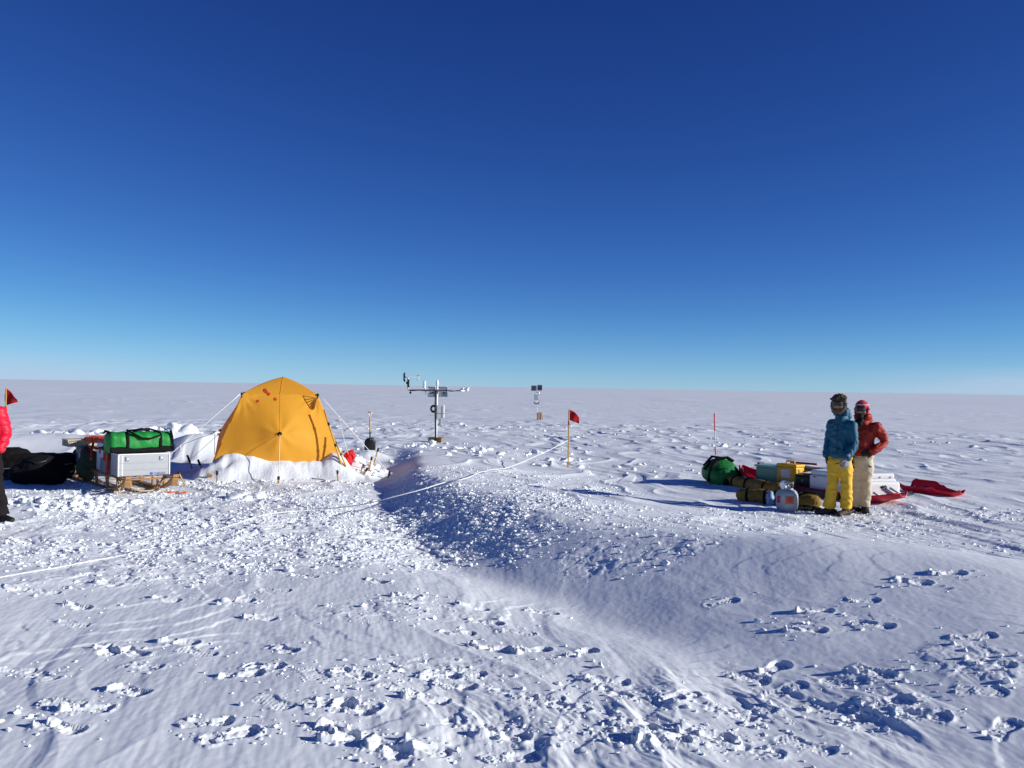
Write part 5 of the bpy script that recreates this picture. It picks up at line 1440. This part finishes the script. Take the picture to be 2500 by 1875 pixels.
# ------------------------------------------------------------------ people
def V(*a): return Vector(a)
def hand(mb, wrist, d, palm_n, thumb_side, s=1.0, curl=.5, fr=.0088, spread=.12):
    """palm block, four unequal bent fingers and a thumb from the side of the palm"""
    d = Vector(d).normalized(); n = Vector(palm_n); n = (n - d * n.dot(d)).normalized(); sd = d.cross(n) * thumb_side
    w = Vector(wrist)
    k = w + d * .085 * s
    mb.tube([w - d * .01, w + d * .03 * s, w + d * .065 * s, k + d * .004], [(.017 * s, .026 * s), (.018 * s, .038 * s), (.017 * s, .042 * s), (.013 * s, .040 * s)], 12, up=n, dome=True)
    for i, (off, ln) in enumerate(((.031, .072), (.011, .082), (-.010, .076), (-.030, .060))):
        base = k + sd * off * s - d * (.006 * abs(i - 1)) * s
        dd = (d + sd * (spread * (1.2 - i * .8) * .5)).normalized()
        P = [base - dd * .012 * s]; a = 0; q = base
        for j, f in enumerate((.45, .32, .23)):
            a += curl * (.6, .9, .7)[j]
            q2 = q + (dd * math.cos(a) + n * math.sin(a)) * ln * f * s
            P.append(q); q = q2
        P.append(q)
        mb.tube(P, [fr * s, fr * s * 1.03, fr * s * .97, fr * s * .88, fr * s * .75], 8, dome=True)
    tb = w + d * .028 * s + sd * .030 * s
    td = (d * .62 + sd * .62 + n * .35).normalized()
    q1 = tb + td * .038 * s; q2 = q1 + (td * .8 + n * .35 + d * .35).normalized() * .03 * s
    mb.tube([tb - td * .015, q1, q2], [fr * 1.35 * s, fr * 1.15 * s, fr * .9 * s], 8, dome=True)

def head_parts(mb, c, f, s=1.0):
    """skull, jaw, brow, nose, lips, ears; f = facing direction"""
    f = Vector(f).normalized(); u = V(0, 0, 1); r_ = f.cross(u).normalized()
    B = Matrix((r_, f, u)).transposed().to_4x4()
    def P(x, y, z): return c + (r_ * x + f * y + u * z) * s
    mb.ball(P(0, -.012, .03), (.076 * s, .093 * s, .092 * s), 18, 12, B)
    mb.ball(P(0, .018, -.045), (.058 * s, .066 * s, .070 * s), 16, 10, B)
    mb.ball(P(0, .048, -.095), (.028 * s, .026 * s, .022 * s), 10, 8, B)
    mb.tube([P(0, .078, .012), P(0, .100, -.022), P(0, .094, -.034)], [.010 * s, .014 * s, .012 * s], 8, dome=True)
    mb.ball(P(.012, .088, -.036), .010 * s, 8, 6); mb.ball(P(-.012, .088, -.036), .010 * s, 8, 6)
    mb.tube([P(-.024, .070, -.066), P(0, .080, -.064), P(.024, .070, -.066)], [.006 * s, .009 * s, .006 * s], 8, dome=True)
    mb.tube([P(-.045, .068, .022), P(0, .082, .020), P(.045, .068, .022)], .012 * s, 8, dome=True)
    for sx in (-1, 1):
        mb.ball(P(.080 * sx, -.012, -.01), (.012 * s, .022 * s, .034 * s), 10, 8, B); mb.ball(P(.050 * sx, .052, -.03), (.022 * s, .022 * s, .022 * s), 8, 6)
    return P, B

def noisefold(k1, a1, k2, a2, seed, stretch=(1, 1, 1.6)):
    st = np.array(stretch)
    def f(P, N):
        q = P * st
        n = vnoise3(q * k1, seed); m = vnoise3(q * k2 + n[:, None] * .8, seed + 1)
        return a1 * n + a2 * (1 - np.abs(m) * 2.0)
    return f

def make_person(label, base, rotz, J, look):
    t = thing('person', label, 'person', base, rotz)
    jl = J
    # --- the body: one continuous surface
    b = MB()
    Pf, Bf = head_parts(b, jl['head'], jl['face'], 1.0)
    b.tube([jl['neck'] - V(0, 0, .05), jl['neck'], jl['head'] + V(0, 0, -.05)], [.062, .055, .056], 12, dome=True)
    up = jl['side']
    b.tube([jl['pelvis'] - V(0, 0, .03), jl['pelvis'] + V(0, 0, .08), jl['pelvis'].lerp(jl['chest'], .5), jl['chest'], jl['neck'] - V(0, 0, .03)],
           [(.12, .08), (.115, .075), (.105, .07), (.125, .08), (.06, .055)], 18, up=up, dome=True)
    for k in 'LR':
        b.tube([jl['sh' + k], jl['el' + k], jl['wr' + k]], [.040, .036, .026], 10, dome=True)
        b.tube([jl['hip' + k], jl['kn' + k], jl['an' + k]], [.066, .045, .034], 12, dome=True)
        b.tube([jl['an' + k] - V(0, 0, .02) - jl['toe' + k] * .03, jl['an' + k] - V(0, 0, .045) + jl['toe' + k] * .10], [.034, .026], 8, dome=True)
        hand(b, jl['wr' + k], jl['hd' + k], jl['pn' + k], jl['ts' + k], .95, jl['curl' + k])
    remesh(b, 'body', M['skin'], t, .007, 3)
    # --- trousers
    b = MB()
    for k in 'LR':
        b.tube([jl['hip' + k] + V(0, 0, .03), jl['hip' + k].lerp(jl['kn' + k], .5), jl['kn' + k], jl['kn' + k].lerp(jl['an' + k], .55), jl['an' + k] + V(0, 0, look['hem'])], look['legr'], 16, dome=False)
    b.tube([jl['pelvis'] - V(0, 0, .10), jl['pelvis'] + V(0, 0, .0), jl['pelvis'] + V(0, 0, .05)], [(.15, .115), (.165, .125), (.13, .10)], 18, up=up, dome=True)
    remesh(b, 'trousers', M[look['pants']], t, .010, 4, noisefold(5, .014, 10, .009, 51, (1, 1, 1.5)))
    # --- jacket
    b = MB()
    b.tube([V(jl['pelvis'].x, jl['pelvis'].y, look['jhem']), V(jl['pelvis'].x, jl['pelvis'].y, look['jhem'] + .02), jl['pelvis'].lerp(jl['chest'], .45), jl['chest'], jl['chest'].lerp(jl['neck'], .55), jl['neck'] + V(0, 0, .0)],
           look['torso'], 22, up=up)
    for k in 'LR':
        a, e, w_ = jl['sh' + k], jl['el' + k], jl['wr' + k]
        c = jl['chest'].lerp(jl['neck'], .35)
        b.tube([c.lerp(a, .45), a], [.080, .074], 14, dome=True)
        b.tube([a, a.lerp(e, .5), e, e.lerp(w_, .5), w_ - (w_ - e).normalized() * .005], look['armr'], 14, dome=True)
    # hood and collar
    nk = jl['neck']; f = jl['face']; f2 = V(f.x, f.y, 0).normalized(); r_ = f2.cross(V(0, 0, 1))
    for i in range(11):
        a = R(-125 + 250 * i / 10)
        pos = nk - f2 * (.075 * math.cos(a)) + r_ * (.095 * math.sin(a)) + V(0, 0, .03 + look['hood'] * math.cos(a * .6))
        b.ball(pos, (.038, .038, .05), 10, 8)
    b.ball(nk - f2 * .10 + V(0, 0, -.02), (.11, .075, .08), 14, 8)
    disp = look.get('jdisp') or noisefold(6, .014, 11, .011, 57, (1, 1, 1.5))
    remesh(b, 'jacket', M[look['jacket']], t, .010, 3, disp)
    # --- boots
    for k in 'LR':
        an = jl['an' + k]; to = jl['toe' + k]; sdv = to.cross(V(0, 0, 1))
        b = MB()
        b.tube([an + V(0, 0, .11), an + V(0, 0, .02), an - V(0, 0, .035)], [.062, .062, .058], 12, dome=True)
        b.tube([an - to * .075 + V(0, 0, -.055), an + to * .03 + V(0, 0, -.05), an + to * .13 + V(0, 0, -.062), an + to * .20 + V(0, 0, -.070)], [(.042, .046), (.048, .050), (.040, .052), (.026, .042)], 14, up=(0, 0, 1), dome=True)
        bt = remesh(b, 'boot', M[look['boot']], t, .009, 3, lambda P, N: .006 * vnoise3(P * 22, 61))
        b = MB(); zb = an.z - .105
        pts_ = []
        n_ = 22
        for i in range(n_):
            a = 2 * math.pi * i / n_
            l_ = .155 * math.cos(a) + .055; w2_ = .056 * math.sin(a) * (1.05 - .12 * math.cos(a))
            pts_.append(an + to * l_ + sdv * w2_)
        vs = [V(q.x, q.y, zb) for q in pts_] + [V(q.x, q.y, zb + .028) for q in pts_]
        fs = [tuple(range(n_))[::-1], tuple(range(n_, 2 * n_))] + [(i, (i + 1) % n_, n_ + (i + 1) % n_, n_ + i) for i in range(n_)]
        b.add(vs, fs, False); b.build('sole', M['sole'], bt)
    # --- gloves: slightly larger hands
    for k in 'LR':
        if look['glove' + k]:
            b = MB(); hand(b, jl['wr' + k], jl['hd' + k], jl['pn' + k], jl['ts' + k], look['gs' + k], jl['curl' + k], .0125)
            d = jl['hd' + k].normalized(); b.tube([jl['wr' + k] - d * .05, jl['wr' + k] + d * .02], [.050, .046], 12, dome=False)
            remesh(b, 'glove', M[look['glove' + k]], t, .007, 2, lambda P, N: .003 * vnoise3(P * 60, 63))
    return t, Pf, Bf

def goggles(t, P, B, m_frame='blackplastic', m_lens='lens', strap=True):
    f = (B @ V(0, 1, 0)).normalized(); r_ = (B @ V(1, 0, 0)).normalized()
    def arc(x, z, push=0.0):
        a = x / .085
        q = P(.092 * math.sin(a * 1.05), .010 + (.094 + push) * math.cos(a * 1.0) - .004, z)
        return q
    b = MB(); b.grid(lambda u, v: arc(-.080 + .16 * u, -.030 + .082 * v + .010 * abs(2 * u - 1) * (1 - v)), 20, 8, thick=-.022); fr = b.build('goggles', M[m_frame], t)
    b = MB(); b.grid(lambda u, v: arc(-.068 + .136 * u, -.017 + .056 * v + .014 * max(0, 1 - abs(u - .5) * 7) * (1 - v), .026), 20, 8, thick=-.006); b.build('lens', M[m_lens], fr)
    if strap:
        b = MB(); b.tube([P(.104 * math.sin(R(a)), -.012 + .118 * math.cos(R(a)) * -1 * -1 if False else -.012 + .112 * math.cos(R(a)), .012) for a in range(58, 303, 12)], .0065, 8, flat=2.6, up=(0, 0, 1)); b.build('strap', M[m_frame], fr)

# ---- person in teal
bs = G(2048, 1258)
J = dict(head=V(-.018, -.01, 1.655), neck=V(.012, .01, 1.50), face=V(-.30, -.94, 0).normalized(), side=V(.80, -.60, 0),
         pelvis=V(.005, .0, .90), chest=V(.025, .0, 1.30),
         shR=V(-.105, .08, 1.365), elR=V(-.160, .10, 1.10), wrR=V(-.185, .02, .89), hdR=V(.02, -.10, -1), pnR=V(1, -.2, 0), tsR=1, curlR=.45,
         shL=V(.165, -.09, 1.355), elL=V(.196, -.14, 1.09), wrL=V(.105, -.27, .885), hdL=V(-.12, -.15, -1), pnL=V(-.6, .6, .0), tsL=-1, curlL=1.15,
         hipR=V(-.062, .02, .84), knR=V(-.098, -.04, .47), anR=V(-.135, .0, .105), toeR=V(-.93, -.37, 0),
         hipL=V(.072, -.03, .84), knL=V(.100, -.06, .46), anL=V(.100, -.02, .105), toeL=V(-.55, -.83, 0))
look = dict(hem=.01, legr=[.112, .092, .076, .084, .090], pants='ypants', jhem=.865, torso=[(.168, .13), (.172, .14), (.165, .135), (.160, .13), (.110, .10), (.080, .08)], armr=[.074, .068, .064, .060, .052],
            jacket='teal', hood=.035, boot='boot', gloveL='glovegrey', gloveR='glovedark', gsL=1.38, gsR=1.05)
t, P, B = make_person('person in teal jacket, yellow trousers and fur trapper hat with goggles, standing by the pulk', bs, R(-20), J, look)
goggles(t, P, B)
b = MB(); b.ball(P(0, -.012, .085), (.104, .116, .075), 20, 12, B); b.ball(P(0, -.05, .03), (.10, .075, .10), 14, 10, B)
b.tube([P(-.09, .05, .075), P(0, .092, .082), P(.09, .05, .075)], [.028, .034, .028], 10, dome=True)
remesh(b, 'fur_hat', M['fur'], t, .007, 1, lambda Q, N: .010 * vnoise3(Q * 38, 71) + .007 * vnoise3(Q * 85, 72))
b = MB()
for s_ in (-1, 1): b.tube([P(.088 * s_, .0, .04), P(.090 * s_, .018, -.03), P(.072 * s_, .040, -.095), P(.03 * s_, .050, -.125)], [(.030, .022), (.034, .024), (.032, .024), (.024, .02)], 10, dome=True)
remesh(b, 'ear_flap', M['furgrey'], t, .007, 1, lambda Q, N: .007 * vnoise3(Q * 45, 73) + .005 * vnoise3(Q * 90, 74))
b = MB(); b.ball(P(0, .055, -.094), (.046, .038, .036), 14, 10, B); b.tube([P(-.048, .045, -.06), P(0, .092, -.053), P(.048, .045, -.06)], [.014, .010, .014], 8, dome=True)
remesh(b, 'beard', M['beard'], t, .006, 1, lambda Q, N: .004 * vnoise3(Q * 70, 75))
b = MB(); b.tube([V(-.06, -.135, .775), V(.0, -.145, .785), V(.03, -.14, .79)], .006, 6); b.build('pocket_zip', M['black'], t)
b = MB(); b.tube([V(-.03, -.128, 1.44), V(-.045, -.150, 1.2), V(-.04, -.150, .9)], .005, 6); b.build('jacket_zip', M['blackplastic'], t)

# ---- person in orange red
bs = G(2101, 1253)
J = dict(head=V(-.005, -.02, 1.575), neck=V(.012, .0, 1.43), face=V(-.28, -.95, 0).normalized(), side=V(.93, -.36, 0),
         pelvis=V(.020, .0, .88), chest=V(.045, .0, 1.24),
         shR=V(-.105, .06, 1.32), elR=V(-.16, .06, 1.06), wrR=V(-.15, -.04, .84), hdR=V(.0, -.1, -1), pnR=V(1, 0, 0), tsR=1, curlR=.5,
         shL=V(.200, -.04, 1.33), elL=V(.325, -.01, 1.105), wrL=V(.155, -.13, .955), hdL=V(-.93, -.28, -.16), pnL=V(.1, .9, -.3), tsL=1, curlL=.35,
         hipR=V(-.045, .02, .84), knR=V(-.056, -.02, .46), anR=V(-.068, .01, .105), toeR=V(-.50, -.86, 0),
         hipL=V(.075, -.01, .84), knL=V(.072, -.03, .46), anL=V(.062, -.02, .105), toeL=V(.10, -.99, 0))
look = dict(hem=.0, legr=[.108, .094, .074, .074, .074], pants='bpants', jhem=.885, torso=[(.150, .125), (.158, .13), (.150, .125), (.165, .13), (.12, .10), (.078, .075)], armr=[.080, .074, .068, .062, .054],
            jacket='rjacket', hood=.02, boot='bootblack', gloveL='gloveblack', gloveR='gloveblack', gsL=1.1, gsR=1.1)
t, P, B = make_person('bearded person in orange red jacket, beige trousers and pink knit hat, hand on hip', bs, R(-20), J, look)
goggles(t, P, B)
b = MB(); b.ball(P(0, -.012, .062), (.094, .108, .088), 20, 12, B); b.tube([P(.086, -.01, .03), P(.086, .01, -.05), P(.080, .018, -.085)], [(.026, .030), (.022, .030), (.010, .014)], 10, dome=True); b.tube([P(-.086, -.01, .03), P(-.086, .01, -.05), P(-.080, .018, -.085)], [(.026, .030), (.022, .030), (.010, .014)], 10, dome=True)
remesh(b, 'knit_hat', M['knit'], t, .007, 2, lambda Q, N: .003 * np.sin(Q[:, 2] * 300))
b = MB(); b.tube([P(.095 * math.sin(R(a)), -.012 + .108 * math.cos(R(a)), .078 + .006 * math.sin(R(a * 9))) for a in range(-120, 121, 10)], .005, 6, flat=1.5); b.build('hat_stripe', M['whitepl'], t)
b = MB()
P0_ = P(.078, .024, -.085)
b.tube([P0_, P0_ + V(.005, -.03, -.06), P0_ + V(.0, -.045, -.13), P0_ + V(-.01, -.05, -.19)], [.008, .009, .008, .010], 6); b.build('hat_braid', M['hemp'], t)
b = MB(); b.ball(P(0, .050, -.098), (.056, .046, .05), 14, 10, B); b.tube([P(0, .06, -.11), P(.0, .075, -.17), P(0, .07, -.23)], [.05, .05, .03], 12, dome=True); b.tube([P(-.05, .045, -.06), P(0, .092, -.053), P(.05, .045, -.06)], [.015, .011, .015], 8, dome=True)
remesh(b, 'beard', M['darkbeard'], t, .007, 1, lambda Q, N: .007 * vnoise3(Q * 55, 77))
b = MB(); b.tube([V(-.01, -.095, 1.44), V(-.05, -.10, 1.40), V(-.085, -.05, 1.36)], [.04, .05, .05], 12, dome=True); remesh(b, 'neck_gaiter', M['black'], t, .01, 2)
b = MB(); b.tube([V(.10, -.12, .74), V(.145, -.10, .72)], .007, 6); b.build('pocket_zip', M['black'], t)

# ---- person cropped by the left edge
bs = G(-42, 1276)
J = dict(head=V(.0, -.01, 1.60), neck=V(.0, .0, 1.45), face=V(.55, -.83, 0).normalized(), side=V(1, .1, 0),
         pelvis=V(.0, .0, .88), chest=V(.0, .0, 1.26),
         shR=V(-.175, .02, 1.345), elR=V(-.235, .03, 1.07), wrR=V(-.20, -.10, .86), hdR=V(.1, -.3, -1), pnR=V(1, 0, 0), tsR=1, curlR=.5,
         shL=V(.155, -.02, 1.355), elL=V(.222, -.02, 1.10), wrL=V(.17, -.16, .92), hdL=V(-.5, -.5, -.5), pnL=V(-.6, .6, 0), tsL=-1, curlL=.6,
         hipR=V(-.09, .0, .84), knR=V(-.11, -.02, .46), anR=V(-.12, .0, .105), toeR=V(.2, -.97, 0),
         hipL=V(.085, .0, .84), knL=V(.125, -.02, .46), anL=V(.185, .0, .105), toeL=V(.62, -.78, 0))
def quilt(P, N):
    return .016 * np.abs(np.sin(P[:, 2] * math.pi / .085 + .25 * vnoise3(P * 7, 81))) ** .6 - .008 + .006 * vnoise3(P * 22, 82)
look = dict(hem=-.02, legr=[.112, .100, .086, .092, .105], pants='blackpants', jhem=.93, torso=[(.195, .15), (.215, .165), (.195, .15), (.20, .15), (.13, .11), (.085, .08)], armr=[.086, .084, .078, .072, .058],
            jacket='puffer', hood=.02, boot='bootblack', gloveL='gloveblack', gloveR='gloveblack', gsL=1.15, gsR=1.15, jdisp=quilt)
t, P, B = make_person('person in red quilted puffer jacket and black trousers, cut off by the left edge', bs, R(30), J, look)
b = MB(); b.ball(P(0, -.012, .055), (.092, .106, .095), 20, 12, B); remesh(b, 'knit_hat', M['black'], t, .008, 2)
